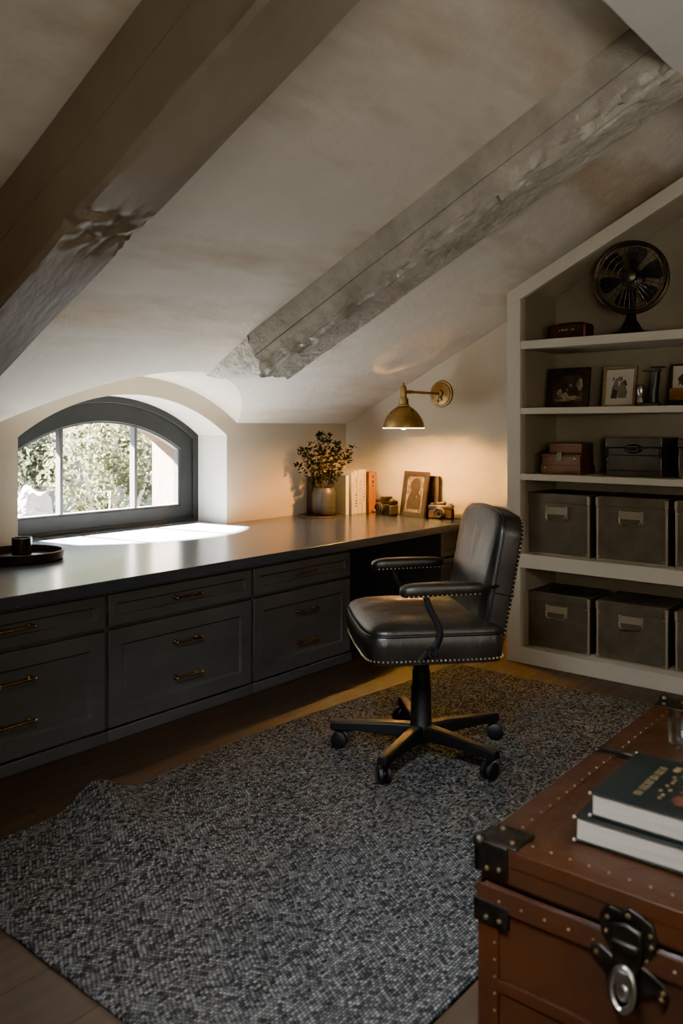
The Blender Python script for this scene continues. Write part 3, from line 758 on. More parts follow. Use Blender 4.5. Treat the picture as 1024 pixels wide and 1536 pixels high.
for i in range(15):
    th = (i/14)*PI/2; f_ = i/14; pr.append((.041+.100*math.sin(f_*PI/2)**.75, -.10-.148*f_))
pr.append((.142,-.252)); m.lathe(pr, 56, (sx,0,0)); 
o = m.build('lamp_shade', BRASS, t, smooth=50)
bm = bmesh.new(); bm.from_mesh(o.data)
bmesh.ops.delete(bm, geom=[f for f in bm.faces if len(f.verts) > 10], context='FACES_ONLY'); bm.to_mesh(o.data); bm.free()
s_ = o.modifiers.new('thick', 'SOLIDIFY'); s_.thickness = .003; s_.offset = -1; s_.material_offset = 1; s_.material_offset_rim = 1
o.data.materials.append(SHADE_IN)
m = MB(); m.tube([Vector((sx+.141*math.cos(2*PI*i/56), .141*math.sin(2*PI*i/56), -.251)) for i in range(57)], .0028, 6, False); m.build('shade_rim', M('shade rim with painted glow', (.9,.8,.6), .5, emit=(1,.72,.40), estr=7), o, smooth=180)  # emission put into the rim material, standing in for bulb light along the lip
m = MB(); m.ball((sx,0,-.230), .026, 16, 10, (1,1,1.25)); m.build('bulb', BULB, t)

# ------------------------------------------------------------------ things on the worktop
ZT = .70
DKWOOD = M('dark turned wood', (.030,.021,.015), .4, col2=(.05,.034,.023), vscale=8, stretch=(1,6,6))
m = MB(); m.lathe([(.02,0),(.19,0),(.205,.006),(.212,.045),(.208,.048),(.200,.045),(.194,.014),(.17,.010),(.01,.010)], 64)
tag(m.build('round_tray', DKWOOD, loc=(2.135,3.86,ZT), smooth=40), 'round dark wooden tray with raised rim on worktop at the left', 'tray')
t = thing('candle_cup', 'small square-shouldered dark cup standing in the round tray', 'cup', (2.185,3.93,ZT+.0105)); t.scale = (1.2,1.2,1.15)
m = MB(); m.lathe([(.030,0),(.040,.002),(.041,.075),(.037,.075),(.036,.045),(.01,.043)], 32); m.build('cup', M('dark glazed ceramic', (.035,.027,.022), .25, col2=(.06,.042,.03), vscale=20), t)
m = MB(); m.lathe([(.005,.046),(.0355,.046),(.0355,.052),(.005,.054)], 24); m.build('wax', M('dark wax', (.12,.10,.09), .5), t)

m = MB(); m.lathe([(.01,0),(.160,0),(.165,.004),(.163,.010),(.02,.010)], 56)
tag(m.build('round_board', DKWOOD, loc=(4.61,4.06,ZT), smooth=40), 'thin round dark board lying under the vase on worktop', 'board')
t = thing('plant_vase', 'grey glazed stoneware vase holding leafy twigs, on the round board', 'vase', (4.635,4.045,ZT+.010))
VASE = M('grey glazed stoneware', (.055,.054,.053), .32, col2=(.03,.029,.028), vscale=6, rough2=.5, bump=.3, bscale=12, bdist=.006, stretch=(1,1,6))
m = MB(); m.lathe([(.055,0),(.078,.003),(.088,.02),(.091,.06),(.091,.15),(.087,.178),(.077,.193),(.076,.20),(.070,.20),(.070,.17),(.072,.06),(.01,.05)], 48); m.build('vase', VASE, t)
LEAF1 = leaf_mat('dark twig leaves', (.020,.024,.010), (.050,.050,.020), 14, .2)
ms, ml = MB(), MB(); rnd = random.Random(21)
Rr = Vector((.641,-.767,0)); Ff = Vector((.767,.641,0))
stems = []
for k in range(20):
    u = -.16+.32*k/19 + rnd.uniform(-.02,.02); dpt = rnd.uniform(-.10,.05); top = .40+.16*(1-abs(u)/.2)+rnd.uniform(-.06,.06)
    stems.append((u, dpt, top))
stems += [(.22,-.03,.50), (.19,-.05,.42), (-.17,-.04,.47), (-.19,-.06,.36)]
for u, dpt, top in stems:
    tip = Rr*u+Ff*dpt+Vector((0,0,top)); b0 = Rr*(u*.12)+Ff*(dpt*.15)+Vector((0,0,.06))
    mid = Rr*(u*.35)+Ff*(dpt*.4)+Vector((0,0,.06+(top-.06)*.55))
    pts = []
    for i in range(9):
        s = i/8; pts.append(b0*(1-s)**2+mid*2*s*(1-s)+tip*s*s)
    ms.tube(pts, [.003*(1-.7*i/8) for i in range(9)], 5)
    for i in range(3, 9):
        nl = 5 if i < 8 else 7
        for j in range(nl):
            p = pts[i]+(pts[min(8,i+1)]-pts[i])*rnd.random()
            d = Vector((rnd.gauss(0,1), rnd.gauss(0,1), rnd.uniform(-.2,1.1))).normalized()
            L = rnd.uniform(.022,.044); sd = d.cross(Vector((rnd.gauss(0,1),rnd.gauss(0,1),rnd.gauss(0,1)))).normalized()*L*rnd.uniform(.22,.34)
            nn = d.cross(sd).normalized()*L*.08
            p0 = p+d*.006
            ml.face([p0, p0+d*L*.35+sd-nn, p0+d*L, p0+d*L*.35-sd-nn])
    ms.tube([pts[5], pts[5]+Rr*rnd.uniform(-.04,.04)+Vector((0,0,.05))], .0015, 4)
ms.build('stem', M('twig bark', (.05,.035,.02), .8), t, smooth=180); ml.build('foliage', LEAF1, t, smooth=None)

# books ---------------------------------------------------------
CREAM = M('cream book cloth', (.60,.52,.39), .7, col2=(.50,.42,.30), vscale=10)
CREAM2 = M('ivory book cloth', (.66,.59,.47), .7, col2=(.55,.47,.35), vscale=8)
CREAM3 = M('speckled cream jacket', (.62,.54,.40), .6, col2=(.30,.22,.13), vscale=35, vmin=.55, vmax=.75)
GREYC = M('grey book cover', (.20,.18,.155), .6, col2=(.16,.145,.125), vscale=4)
ORANGE = M('orange book cover', (.38,.15,.006), .55, col2=(.30,.11,.004), vscale=6)
DARKC = M('black brown book cover', (.028,.022,.017), .5)
def up_book(label, x0, x1, y0, depth, h, cov, spine=None, marks=None, markmat=INK, rz=0):
    """upright book, spine facing -y"""
    w = x1-x0
    t = thing('book', label, 'book', ((x0+x1)/2, y0, ZT), rz, 'books standing at the corner of the worktop')
    e = .0025
    m = MB(); m.box(-w/2,-w/2+e,.002,depth,0,h); m.box(w/2-e,w/2,.002,depth,0,h); m.build('cover', cov, t, bevel=.0008)
    m = MB(); m.box(-w/2,w/2,-.003,.0018,0,h); sp = m.build('spine', spine or cov, t, bevel=.0015)
    m = MB(); m.box(-w/2+e+.0003,w/2-e-.0003,.003,depth-.004,.004,h-.004); m.build('pages', PAGES, t)
    if marks:
        m = MB()
        for z, mw, mh in marks: m.box(-mw/2, mw/2, -.0042, -.003, z-mh/2, z+mh/2)
        m.build('spine_lettering', markmat, sp)
    return t
rndb = random.Random(5)
def letters(z0, z1, w, n): 
    return [(z0+(z1-z0)*i/n, w*rndb.uniform(.5,1), (z1-z0)/n*rndb.uniform(.35,.7)) for i in range(n)]
up_book('thin dark book standing behind the vase against the window wall', 4.655, 4.69, 4.185, .05, .285, DARKC)
up_book('large grey-covered book with pale spine, right behind the vase', 4.780, 4.812, 3.955, .27, .295, GREYC, CREAM2)
up_book('plain ivory-spined book, second from the vase', 4.842, 4.868, 3.95, .23, .315, CREAM2, CREAM)
up_book('cream book with dark lettering down the spine, third from the vase', 4.871, 4.912, 3.948, .23, .325, CREAM2, CREAM2, letters(.06,.29,.016,11))
up_book('thick cream book with faint small lettering, fourth from the vase', 4.915, 4.955, 3.945, .23, .333, CREAM, CREAM3, letters(.08,.27,.008,7))
up_book('cream book with speckled spine, next to the orange book', 4.958, 5.004, 3.943, .23, .333, CREAM, CREAM3, letters(.10,.31,.012,9))
up_book('orange book at the end of the row, against the end wall', 5.030, 5.118, 3.93, .22, .31, ORANGE, ORANGE, [(.275,.020,.016),(.235,.024,.02),(.205,.018,.01)])
# cameras ---------------------------------------------------------
CHROME = M('worn chrome', (.34,.29,.23), .3, 1)
LENSG = M('lens glass', (.01,.01,.012), .06)
def vintage_camera(label, loc, rz, sc=1, body=None):
    t = thing('vintage_camera', label, 'camera', loc, rz); t.scale = (sc,)*3
    m = MB(); m.box(-.035,.035,-.092,.092,0,.072); m.build('body', body or BLACK, t, bevel=.012, seg=3)
    m = MB(); m.box(-.033,.033,-.09,.09,.074,.098); m.box(-.03,.03,-.03,.03,.098,.122); m.build('top_plate', CHROME if sc < 1 else M('dull black metal', (.03,.026,.022), .3, .6), t, bevel=.005)
    RX = Matrix.Translation((-.034,0,.046)) @ Matrix.Rotation(-PI/2,4,'Y')
    m = MB(); m.lathe([(.038,0),(.038,.018),(.034,.02),(.034,.040),(.030,.044),(.028,.038),(.01,.034)], 28, (0,0,0), RX); m.build('lens', BLACK, t)
    m = MB(); m.lathe([(.0365,.018),(.0395,.020),(.0395,.024),(.0365,.026)], 28, (0,0,0), RX); m.build('lens_ring', CHROME, t)
    m = MB(); m.lathe([(.028,.030),(.020,.036),(.004,.038)], 20, (0,0,0), RX); m.build('lens_glass', LENSG, t)
    for y, r in ((-.068,.014),(.066,.016)):
        m = MB(); m.lathe([(r,0),(r,.010),(r*.8,.013),(.003,.013)], 18, (0,y,.098)); m.build('dial', CHROME, t)
    m = MB(); m.box(-.0365,-.035,-.085,.085,.068,.074); m.build('trim_line', CHROME, t)
    return t
vintage_camera('black vintage camera standing between orange book and framed portrait', (5.005,3.745,ZT), -.35, 1.12)
vintage_camera('small chrome-topped vintage camera at the right end of the worktop', (5.045,3.285,ZT), .30, .98, DKBROWN)
picture('picture_frame', 'dark framed portrait photograph leaning on the end wall beneath the lamp', (5.005,3.52,ZT), -.16, .17, .245, .335, .034, WOOD_D, PRINT_L,
        [('portrait_figure', M('portrait shadow', (.018,.013,.010), .35, col2=(.05,.035,.022), vscale=25), [ell(.0,.225,.052,.062,w=.08), [(-.075,.055),(.065,.055),(.068,.12),(.05,.19),(-.045,.19),(-.07,.12)]]),
         ('portrait_lights', PRINT_L, [ell(-.01,.165,.007,.009), ell(.02,.150,.008,.010), ell(.05,.18,.01,.016,w=.3), ell(-.07,.15,.012,.008,w=.3)])])
picture('picture_frame', 'dark frame mostly hidden behind the framed portrait on the worktop', (5.075,3.45,ZT), -.04, .10, .22, .30, .03, WOOD_D, PRINT_D, [])

# ------------------------------------------------------------------ rug
RX0, RX1, RY0, RY1 = 1.13, 4.06, 1.05, 2.60
nx, ny = 190, 104; m = MB()
def sst(a, b, x): t = min(1, max(0, (x-a)/(b-a))); return t*t*(3-2*t)
def rz(x, y):
    # one ripple that starts at the left edge near x=1.75 and fades toward the middle of the rug
    s = (RY1-y)
    cxr = 1.74 - .26*s
    A = .062*(1-sst(.0,1.0,s))
    w = .10+.03*s
    z = A*math.exp(-((x-cxr)/w)**2)
    z += .010*math.exp(-((x-cxr-.28)/.12)**2)*(1-sst(0,.5,s))
    z += .002*noise.noise(Vector((x*3,y*3,0)))
    return z
def redge(x):      # wavy left edge of the rug
    return RY1 - .055*sst(2.9,4.06,x) + .04*math.exp(-((x-2.5)/.35)**2) - .02*math.exp(-((x-1.95)/.12)**2)+.03*math.exp(-((x-1.72)/.1)**2)
T = .013
top = []
for i in range(nx+1):
    row = []
    x = RX0+(RX1-RX0)*i/nx
    for j in range(ny+1):
        f = j/ny; y = RY0+(redge(x)-RY0)*f
        e = min(1, min(i, nx-i)/2.0, min(j, ny-j)/2.0)
        row.append(Vector((x+.004*noise.noise(Vector((y*9,0,3))), y, .002+rz(x,y)+T*(.35+.65*math.sqrt(e)))))
    top.append(row)
VT = [[m.bm.verts.new(p) for p in r] for r in top]
VB = [[m.bm.verts.new((p.x,p.y,max(.0005,p.z-T*1.0))) for p in r] for r in top]
for i in range(nx):
    for j in range(ny):
        m.bm.faces.new((VT[i][j],VT[i+1][j],VT[i+1][j+1],VT[i][j+1])); m.bm.faces.new((VB[i][j],VB[i][j+1],VB[i+1][j+1],VB[i+1][j]))
for i in range(nx):
    m.bm.faces.new((VT[i][0],VB[i][0],VB[i+1][0],VT[i+1][0])); m.bm.faces.new((VT[i][ny],VT[i+1][ny],VB[i+1][ny],VB[i][ny]))
for j in range(ny):
    m.bm.faces.new((VT[0][j],VT[0][j+1],VB[0][j+1],VB[0][j])); m.bm.faces.new((VT[nx][j],VB[nx][j],VB[nx][j+1],VT[nx][j+1]))
tag(m.build('rug', RUG, smooth=180), 'large grey flecked woven rug with a raised ripple, on the dark floor', 'rug')

# ------------------------------------------------------------------ office chair
ZR = .0175
CHL = (2.83,1.94,ZR); CHA = math.radians(137.7)
ch = thing('office_chair', 'black leather swivel office chair with nailhead trim on five-star base', 'chair', CHL, CHA)
# base: hub, column, five legs with casters
m = MB(); m.lathe([(.03,.05),(.046,.055),(.050,.075),(.050,.115),(.043,.125),(.041,.24),(.041,.275),(.036,.278),(.036,.34),(.031,.343),(.031,.385),(.024,.39)], 28); m.build('column', CHAIR_BLACK, ch)
m = MB(); m.lathe([(.020,.38),(.020,.435),(.03,.437)], 20); m.build('gas_lift', M('dark chrome', (.12,.115,.11), .25, 1), ch)
for k in range(5):
    a = math.radians(47.5+72*k) - CHA
    d = Vector((math.cos(a), math.sin(a), 0)); s = Vector((-d.y, d.x, 0)); rings = []
    for r, w, zt, zb in ((.035,.030,.122,.062),(.12,.027,.122,.070),(.26,.024,.116,.078),(.36,.022,.112,.076),(.378,.020,.110,.078)):
        rings.append([d*r-s*w+Vector((0,0,zb)), d*r+s*w+Vector((0,0,zb)), d*r+s*w*.9+Vector((0,0,zt-.006)), d*r+s*w*.6+Vector((0,0,zt)), d*r-s*w*.6+Vector((0,0,zt)), d*r-s*w*.9+Vector((0,0,zt-.006))])
    m = MB(); m.loft(rings); lg = m.build('leg', CHAIR_BLACK, ch, bevel=.003)
    c = d*.352; a2 = a+.5+k*.9
    m = MB(); m.tube([(c.x,c.y,.08),(c.x,c.y,.055)], .009, 8)
    ax = Vector((math.cos(a2), math.sin(a2), 0)); off = Vector((-ax.y, ax.x, 0))*.014; cc = c+off+Vector((0,0,.035))
    m.tube([cc-ax*.008, cc+ax*.008], .016, 12); fk = m.build('caster_fork', CHAIR_BLACK, lg)
    m = MB()
    for q in (-1, 1): m.tube([cc+ax*q*.006, cc+ax*q*.010, cc+ax*q*.022, cc+ax*q*.027], [.030,.035,.034,.022], 22)
    m.build('caster_wheel', RUBBER, lg, smooth=40)
# under-seat mechanism and lever
m = MB(); m.box(-.13,.10,-.10,.10,.425,.442); m.box(-.16,.06,-.05,.05,.405,.43)
m.tube([(.02,-.10,.43),(.05,-.17,.425),(.10,-.22,.405),(.13,-.235,.385)], [.008,.008,.010,.022], 10); m.build('tilt_mechanism', CHAIR_BLACK, ch, bevel=.003)
# seat: rounded box with crowned cushion top
def sq(u, p=5):  # superellipse point
    c, s = math.cos(u), math.sin(u)
    return (math.copysign(abs(c)**(2/p), c), math.copysign(abs(s)**(2/p), s))
SH, SW = .264, .294
def seat_ring(sx, sy, z, p=7, bow=.0):
    out = []
    for k in range(72):
        x, y = sq(2*PI*k/72, p); q = Vector((x*sx+bow*(1-y*y)*(1 if x > 0 else 0), y*sy, z)); out.append(q)
    return out
m = MB(); rr = []
for sx_, sy_, z, b in ((SH-.02,SW-.02,.440,0),(SH,SW,.444,.006),(SH+.003,SW+.003,.47,.012),(SH+.008,SW+.008,.51,.02),(SH+.004,SW+.004,.545,.016),(SH,SW,.552,.014)): rr.append(seat_ring(sx_, sy_, z, 9, b))
m.loft(rr); m.build('seat', LEATHER, ch, smooth=60)
m = MB(); rr = []
for f, z in ((1.0,.549),(1.012,.560),(.99,.572),(.95,.582),(.86,.594),(.70,.605),(.5,.612),(.25,.616),(.02,.617)): rr.append(seat_ring(SH*f, SW*f, z, 9-5*(1-f), .014*f))
m.loft(rr); m.build('seat_cushion', LEATHER, ch, smooth=180)
m = MB(); pts = [Vector(p) for p in seat_ring(SH+.004, SW+.004, .553, 9, .014)]; pts.append(pts[0]); m.tube(pts, .0045, 6, False); m.build('piping', PIPE, ch, smooth=180)
m = MB(); P = seat_ring(SH+.005, SW+.005, .459, 9, .009); acc = 0
def nails(m, P, step, r=.0045):
    acc = 0
    for a, b in zip(P, P[1:]):
        L = (b-a).length
        while acc < L: m.ball(a+(b-a)*(acc/L), r, 6, 4); acc += step
        acc -= L
nails(m, P+[P[0]], .017); m.build('nailhead_trim', NAIL, ch, smooth=180)
# backrest: slab leaning back, rounded top, crowned front
BT = math.radians(10.5); BW, BH, TH = .262, .545, .088
org = Vector((-.175,0,.475))
xa = Vector((math.cos(BT),0,math.sin(BT))); za = Vector((-math.sin(BT),0,math.cos(BT)))   # front normal, up
def bp_(y, h, d): return org + Vector((0,y,0)) + za*h + xa*d
def bouts(in_, flare=0):
    """outline of the back (y,h), rounded top corners"""
    pts = []; R = .085-in_*.3; w = BW-in_; h1 = BH-in_
    pts += [(-w*.97, in_*.5), (-w, .2), (-w, .34)]
    for i in range(9):
        a = PI-PI/2*i/8; pts.append((-w+R+R*math.cos(a), h1-.012-R+R*math.sin(a)))
    for i in range(1, 6): 
        y = (-w+R)+(2*w-2*R)*i/6; pts.append((y, h1-.012+.012*math.sin(PI*i/6)))
    for i in range(9):
        a = PI/2-PI/2*i/8; pts.append((w-R+R*math.cos(a), h1-.012-R+R*math.sin(a)))
    pts += [(w, .34), (w, .2), (w*.97, in_*.5)]
    return pts
m = MB(); rr = []
for in_, d in ((.012,-TH),(.0,-TH+.006),(-.002,-TH+.02),(-.003,-TH+.05),(-.001,-.012),(0,-.006)): rr.append([bp_(y,h,d) for y, h in bouts(in_)])
m.loft(rr); m.build('backrest', LEATHER, ch, smooth=60)
m = MB(); rr = []
OL = bouts(-.002); cyh = BH*.5
for f, d in ((1,-.008),(1.0,.0),(.985,.009),(.95,.017),(.88,.024),(.78,.029),(.64,.033),(.46,.035),(.26,.036),(.08,.036)):
    rr.append([bp_(y*f, cyh+(h-cyh)*f, d+.012*math.exp(-((cyh+(h-cyh)*f-.14)/.12)**2)*(1-f)) for y, h in OL])
m.loft(rr); m.build('back_cushion', LEATHER_B, ch, smooth=180)
m = MB(); m.tube([bp_(y,h,-.004) for y, h in bouts(-.003)], .0042, 6, False); m.build('piping', PIPE, ch, smooth=180)
m = MB(); nails(m, [bp_(y,h,-TH+.010) for y, h in bouts(-.003)], .017, .004); m.build('nailhead_trim', NAIL, ch, smooth=180)
m = MB()
for s in (-1, 1): m.tube([bp_(s*(BW+.003),.23,-TH+.002), bp_(s*(BW+.003),.232,-.004)], .003, 6)
m.build('side_seam', PIPE, ch)
# arms
for s in (1, -1):
    y = s*.305
    m = MB(); rr = []
    for x, w, h, zc_ in ((.152,.012,.010,.722),(.146,.024,.018,.722),(.130,.031,.024,.724),(.09,.034,.026,.727),(0,.034,.025,.730),(-.10,.032,.023,.731),(-.145,.029,.021,.731),(-.165,.022,.016,.731),(-.172,.010,.008,.731)):
        ring_ = []
        for k in range(20):
            c, q = sq(2*PI*k/20, 3); ring_.append(Vector((x, y+c*w, zc_+q*h)))
        rr.append(ring_)
    m.loft(rr); pad = m.build('armrest', LEATHER, ch, smooth=180)
    m = MB()
    for q in (-1, 1): nails(m, [Vector((.125,y+q*.0325,.708)), Vector((-.16,y+q*.0305,.714))], .018, .004)
    m.build('nailhead_trim', NAIL, pad, smooth=180)
    m = MB(); pts = []
    for i in range(13):
        f = i/12; z = .708-.215*f; x = .055+.035*math.sin(f*PI*.95)*-1+.012*math.sin(f*2*PI)-.02*f
        yy = y if f < .75 else y-s*.006*(f-.75)/.25
        pts.append((x, yy, z))
    m.tube(pts, [(.005,.013) if i < 11 else (.006,.016) for i in range(13)], 10, flat=(1,0,0))
    m.tube([(.03,y-s*.016,.495),(.03,y+s*.006,.495)], .022, 14); m.ball((.03,y+s*.008,.505), .007, 8, 5); m.ball((.03,y+s*.008,.485), .007, 8, 5)
    m.tube([(.035,y-s*.004,.50),(.07,y-s*.012,.455)], [(.004,.012),(.004,.02)], 8, flat=(1,0,0))
    m.build('arm_support', CHAIR_BLACK, ch, smooth=60)
    m = MB(); m.tube([(-.155,y,.728),(-.20,y-s*.012,.729),(-.24,y-s*.045,.726),(-.27,y-s*.06,.722)], .006, 8); m.build('arm_rod', CHAIR_BLACK, ch)

# ------------------------------------------------------------------ travel trunk
TX0, TX1, TY1, TY0, TZ = 1.52, 2.685, .895, .17, .485
tr = thing('travel_trunk', 'brown leather travel trunk with iron corners and latch, on the floor at lower right', 'trunk', (TX0,TY1,0), .012)
LX_, LY_ = TX1-TX0, TY1-TY0       # local x 0..LX_, y 0..-LY_
m = MB(); m.box(.004, LX_-.004, -LY_+.004, -.004, 0, .402); m.build('body', TRUNK, tr, bevel=.008)
m = MB(); m.box(0, LX_, -LY_, 0, .408, TZ); m.build('lid', TRUNK, tr, bevel=.012, seg=3)
# leather edge bindings (raised strips) with nails
def binding(name, boxes, nl):
    m = MB()
    for b_ in boxes: m.box(*b_)
    m.setmat(0)
    for a, b, step in nl: nails(m, [Vector(a), Vector(b)], step, .0032)
    m.setmat(1)
    m.build(name, [TRUNK_E, NAIL_T], tr, bevel=.002)
binding('lid_binding', [(.0,LX_,-.052,.003,TZ-.002,TZ+.003),(-.003,.05,-LY_,0,TZ-.002,TZ+.003),(-.003,0,-LY_,0,.455,TZ),(0,LX_,0,.003,.455,TZ)],
        [((.06,-.046,TZ+.004),(LX_-.05,-.046,TZ+.004),.045),((.044,-.06,TZ+.004),(.044,-LY_,TZ+.004),.04)])
binding('lip_band', [(-.006,.0,-LY_,.004,.358,.402),(0,LX_,0,.005,.358,.402)], [((-.008,-.05,.38),(-.008,-LY_,.38),.05)])
binding('corner_binding', [(-.003,.004,-.045,.002,0,.356),(.0,.05,-.004,.003,0,.356),(-.002,.004,-LY_,0,.19,.215),(-.002,.004,-LY_,0,.0,.05)],
        [((-.004,-.038,.01),(-.004,-.038,.35),.035)])
m = MB(); m.box(.615,.65,-LY_,.002,TZ+.002,TZ+.006); m.tube([(.632,-.004,TZ+.008),(.632,-.10,TZ+.009)], .005, 8); m.ball((.628,.003,TZ+.003),.011,8,5); m.build('lid_strap', IRON, tr, bevel=.002)
# iron corners
def corner(x, y, sx, sy):
    m = MB(); L = .085
    def cap(z0, z1): pass
    m.box(min(x,x+sx*L),max(x,x+sx*L),min(y,y+sy*L),max(y,y+sy*L),TZ+.0035,TZ+.008)
    m.box(min(x-sx*.008,x),max(x-sx*.008,x),min(y-sy*.008,y+sy*L*.8),max(y-sy*.008,y+sy*L*.8),.428,TZ+.008)
    m.box(min(x-sx*.008,x+sx*L*.8),max(x-sx*.008,x+sx*L*.8),min(y-sy*.008,y),max(y-sy*.008,y),.428,TZ+.008)
    m.ball((x,y,TZ+.004), .016, 12, 8)
    m.setmat(0)
    for p in ((x+sx*.02,y+sy*.065,TZ+.009),(x+sx*.065,y+sy*.02,TZ+.009),(x-sx*.009,y+sy*.022,.44),(x-sx*.009,y+sy*.05,.445),(x+sx*.05,y-sy*.009,.445)): m.ball(p, .0062, 8, 5)
    m.setmat(1); m.build('corner_cap', [IRON, NAIL_T], tr, bevel=.004, seg=3)
corner(0, .0, 1, -1); corner(LX_, .0, -1, -1); corner(0, -LY_, 1, 1)
m = MB(); m.box(-.010,0,-.07,.007,.325,.372); m.box(-.010,.05,.0,.009,.325,.372); m.setmat(0)
m.ball((-.012,-.022,.34),.006,8,5); m.ball((-.012,-.052,.342),.006,8,5); m.setmat(1); m.build('corner_cap', [IRON, NAIL_T], tr, bevel=.004, seg=3)
# latch on the front face (local x=0 facing -x)
ly = -.318
def plate(name, poly, x0, x1, mat, par, bev=.003):
    m = MB(); m.prism([(ly-p[0], p[1]) for p in poly], 0, x0, x1); return m.build(name, mat, par, bevel=bev)
LATCH = ([(-.050,.445),(-.035,.458),(-.012,.455),(0,.466),(.02,.460),(.045,.448),(.052,.425),(.05,.40),(.035,.385),(.022,.37),(-.022,.37),(-.04,.385),(-.052,.405),(-.056,.43)])
m = MB(); m.prism([(ly-p[0], p[1]) for p in LATCH], 0, -.012, -.004); m.setmat(0)
for p in ((-.040,.437),(.0,.452),(.040,.430),(.042,.41),(-.042,.41)): m.ball((-.013, ly-p[0], p[1]), .0058, 8, 5)
m.setmat(1); lt = m.build('latch', [IRON, NAIL_T], tr, bevel=.003)
plate('hasp', [(-.030,.435),(.0,.442),(.028,.434),(.03,.40),(.022,.36),(.016,.335),(-.018,.335),(-.024,.36),(-.032,.40)], -.024, -.012, IRON, lt, .005)
plate('hasp_hinge', [(-.026,.412),(.026,.412),(.026,.395),(-.026,.395)], -.034, -.024, IRON, lt, .005)
LOWER = ([(-.072,.372),(-.055,.378),(-.03,.365),(.03,.365),(.060,.350),(.072,.335),(.066,.318),(.045,.322),(.022,.31),(.015,.285),(-.015,.285),(-.03,.31),(-.055,.345),(-.075,.352)])
m = MB(); m.prism([(ly-p[0], p[1]) for p in LOWER], 0, -.010, -.004); m.setmat(0)
for p in ((-.062,.362),(.062,.335),(.060,.322)): m.ball((-.011, ly-p[0], p[1]), .0062, 8, 5)
m.setmat(1); m.build('lower_plate', [IRON, NAIL_T], lt, bevel=.003)
m = MB(); ring_pts = [Vector((-.030+.006*math.cos(a), ly+.004+.021*math.sin(a), .325+.036*math.cos(a))) for a in [2*PI*i/26 for i in range(27)]]
m.tube(ring_pts, .0065, 8, False); m.ball((-.028,ly+.004,.318),.014,14,8,(.5,1,1.3)); m.box(-.031,-.024,ly-.012,ly+.02,.328,.356); m.build('latch_ring', STEEL, lt, bevel=.002)

# two books on the trunk -----------------------------------------
def flat_book(label, loc, rz, lx, ly_, th, deco=False):
    t = thing('book', label, 'book', loc, rz, 'hardback books stacked on the trunk')
    e = .004
    m = MB(); m.box(0,lx,-ly_,0,0,e); m.build('back_cover', COVER_D, t, bevel=.0015)
    m = MB(); m.box(0,lx,-ly_,0,th-e,th); fc = m.build('front_cover', COVER_D, t, bevel=.0015)
    m = MB(); m.box(.005,lx-.005,-ly_+.01,-.005,e+.0002,th-e-.0002); m.build('pages', PAGES, t)
    m = MB(); m.box(0,lx,-ly_-.006,-ly_,.0,th); m.build('spine', COVER_D, t, bevel=.003)
    m = MB()
    for x in (0, lx):
        for z in (e/2, th-e/2): m.ball((x,0,z), .0035, 8, 5)
    m.build('worn_corner', M('worn cover corner', (.26,.235,.2), .7), t, smooth=180)
    if deco:
        rd = random.Random(3); gold = M('faded gold lettering', (.30,.20,.085), .45, .3, col2=(.16,.10,.045), vscale=60)
        red = M('faded red cover picture', (.16,.045,.02), .5, col2=(.03,.02,.015), vscale=26, vmin=.42, vmax=.62)
        m = MB(); x = .050
        for i in range(11):                    # a worn, unreadable line of capitals running away along the cover
            w = .013; y = -.072
            m.box(x, x+.0028, y-.016, y, th, th+.0006)
            if i % 3 != 1: m.box(x, x+w*.7, y-.003, y, th, th+.0006)
            if i % 2 == 0: m.box(x+w*.6, x+w*.78, y-.016, y, th, th+.0006)
            if i % 3 == 0: m.box(x, x+w*.7, y-.016, y-.0135, th, th+.0006)
            x += w*1.25
        for i in range(4): m.box(.215+.008*i,.220+.008*i,-.112-.004*(i%2),-.10,th,th+.0006)
        for i in range(9):
            xx = .06+.017*i+rd.uniform(-.003,.003); yy = -.108-rd.uniform(0,.02)
            m.box(xx, xx+.009, yy-.006, yy, th, th+.0006)
        m.build('cover_lettering', gold, fc)
        m = MB()
        for c in ((.10,-.20,.05,.05),(.16,-.19,.05,.045),(.20,-.155,.028,.03),(.13,-.25,.05,.05),(.07,-.165,.02,.02)):
            m.face([(p[0],p[1],th+.0004+.0001*c[0]) for p in ell(c[0],c[1],c[2],c[3],20,c[0],.18)])
        m.build('cover_picture', red, fc, smooth=None)
    return t
TB = TZ+.003
flat_book('dark hardback lying directly on the trunk lid, lower of the two', (1.645,.742,TB), .03, .275, .40, .052)
flat_book('dark hardback with faded gold and red cover, on top of the other book', (1.662,.715,TB+.0535), .012, .275, .40, .050, True)
CLEAR = glass_mat('clear tumbler glass', (.93,.94,.93), .10)
m = MB(); m.lathe([(.01,0),(.034,.001),(.040,.01),(.042,.09),(.039,.09),(.036,.014),(.01,.010)], 32)
tag(m.build('glass_tumbler', CLEAR, loc=(2.33,.735,TZ+.0005), smooth=40), 'clear glass tumbler on the trunk lid at the right edge of the photo', 'glass')

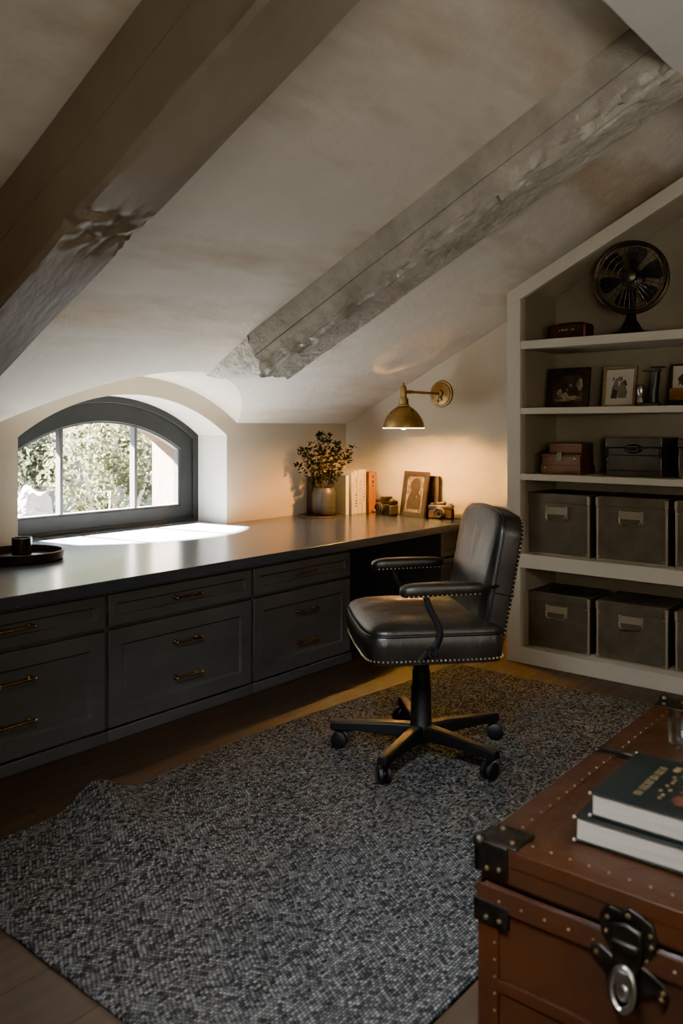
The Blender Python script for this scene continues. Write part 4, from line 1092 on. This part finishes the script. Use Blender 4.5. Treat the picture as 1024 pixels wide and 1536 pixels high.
# ------------------------------------------------------------------ light
w = bpy.data.worlds.new('sky'); SC.world = w; w.use_nodes = True
bg = w.node_tree.nodes['Background']; bg.inputs[0].default_value = (.80,.90,1,1); bg.inputs[1].default_value = 13
def lamp(kind, name, loc, energy, col, direction=None, **kw):
    l = bpy.data.lights.new(name, kind); l.energy = energy; l.color = col
    for k, v in kw.items(): setattr(l, k, v)
    o = bpy.data.objects.new(name, l); COL.objects.link(o); o.location = loc
    if direction is not None: o.rotation_euler = Vector(direction).to_track_quat('-Z', 'Y').to_euler()
    return o
lamp('SUN', 'sun', (3,8,6), 1000, (1,.93,.82), (.17,-1,-.68), angle=math.radians(2.5))
lamp('POINT', 'lamp_bulb_light', (LX,LY,LZ-.218), 155, (1,.44,.085), shadow_soft_size=.035)
# added cool area lamp aimed at the rug; rear window only assumed, not built
lamp('AREA', 'assumed_cool_fill', (.1,.5,2.45), 10, (.84,.92,1), (2.0,.75,-2.45), shape='RECTANGLE', size=.6, size_y=.6, spread=math.radians(62))
lamp('AREA', 'rear_fill', (-1.0,-.95,1.35), 10.5, (1,.93,.82), (1,.43,.10), shape='RECTANGLE', size=1.0, size_y=1.0, spread=math.radians(105))  # added fill to lift the beam side, left ceiling and bookcase front
lamp('AREA', 'warm_fill', (1.6,-1.25,1.55), 9.5, (1,.90,.74), (1.9,3.0,-.05), shape='RECTANGLE', size=.9, size_y=.9)  # added warm fill for the bookcase and ridge underside, no skylight there

# ------------------------------------------------------------------ camera
cam = bpy.data.cameras.new('camera'); co = bpy.data.objects.new('camera', cam); COL.objects.link(co)
co.location = (0,0,1.35); co.rotation_euler = (PI/2, 0, math.radians(39.9-90))
cam.sensor_fit = 'VERTICAL'; cam.sensor_height = 36; cam.lens = 36*1247/1536; cam.shift_y = -126/1536
cam.clip_start = .05
cam.dof.use_dof = True; cam.dof.focus_distance = 4.6; cam.dof.aperture_fstop = 3.2
SC.camera = co
SC.view_settings.view_transform = 'AgX'
try: SC.view_settings.look = 'AgX - Punchy'
except Exception: pass
SC.view_settings.exposure = 1.62
SC.cycles.max_bounces = 10; SC.cycles.diffuse_bounces = 6; SC.cycles.glossy_bounces = 4; SC.cycles.transparent_max_bounces = 8
SC.cycles.sample_clamp_indirect = 6; SC.cycles.caustics_reflective = False; SC.cycles.caustics_refractive = False
SC.cycles.use_denoising = True
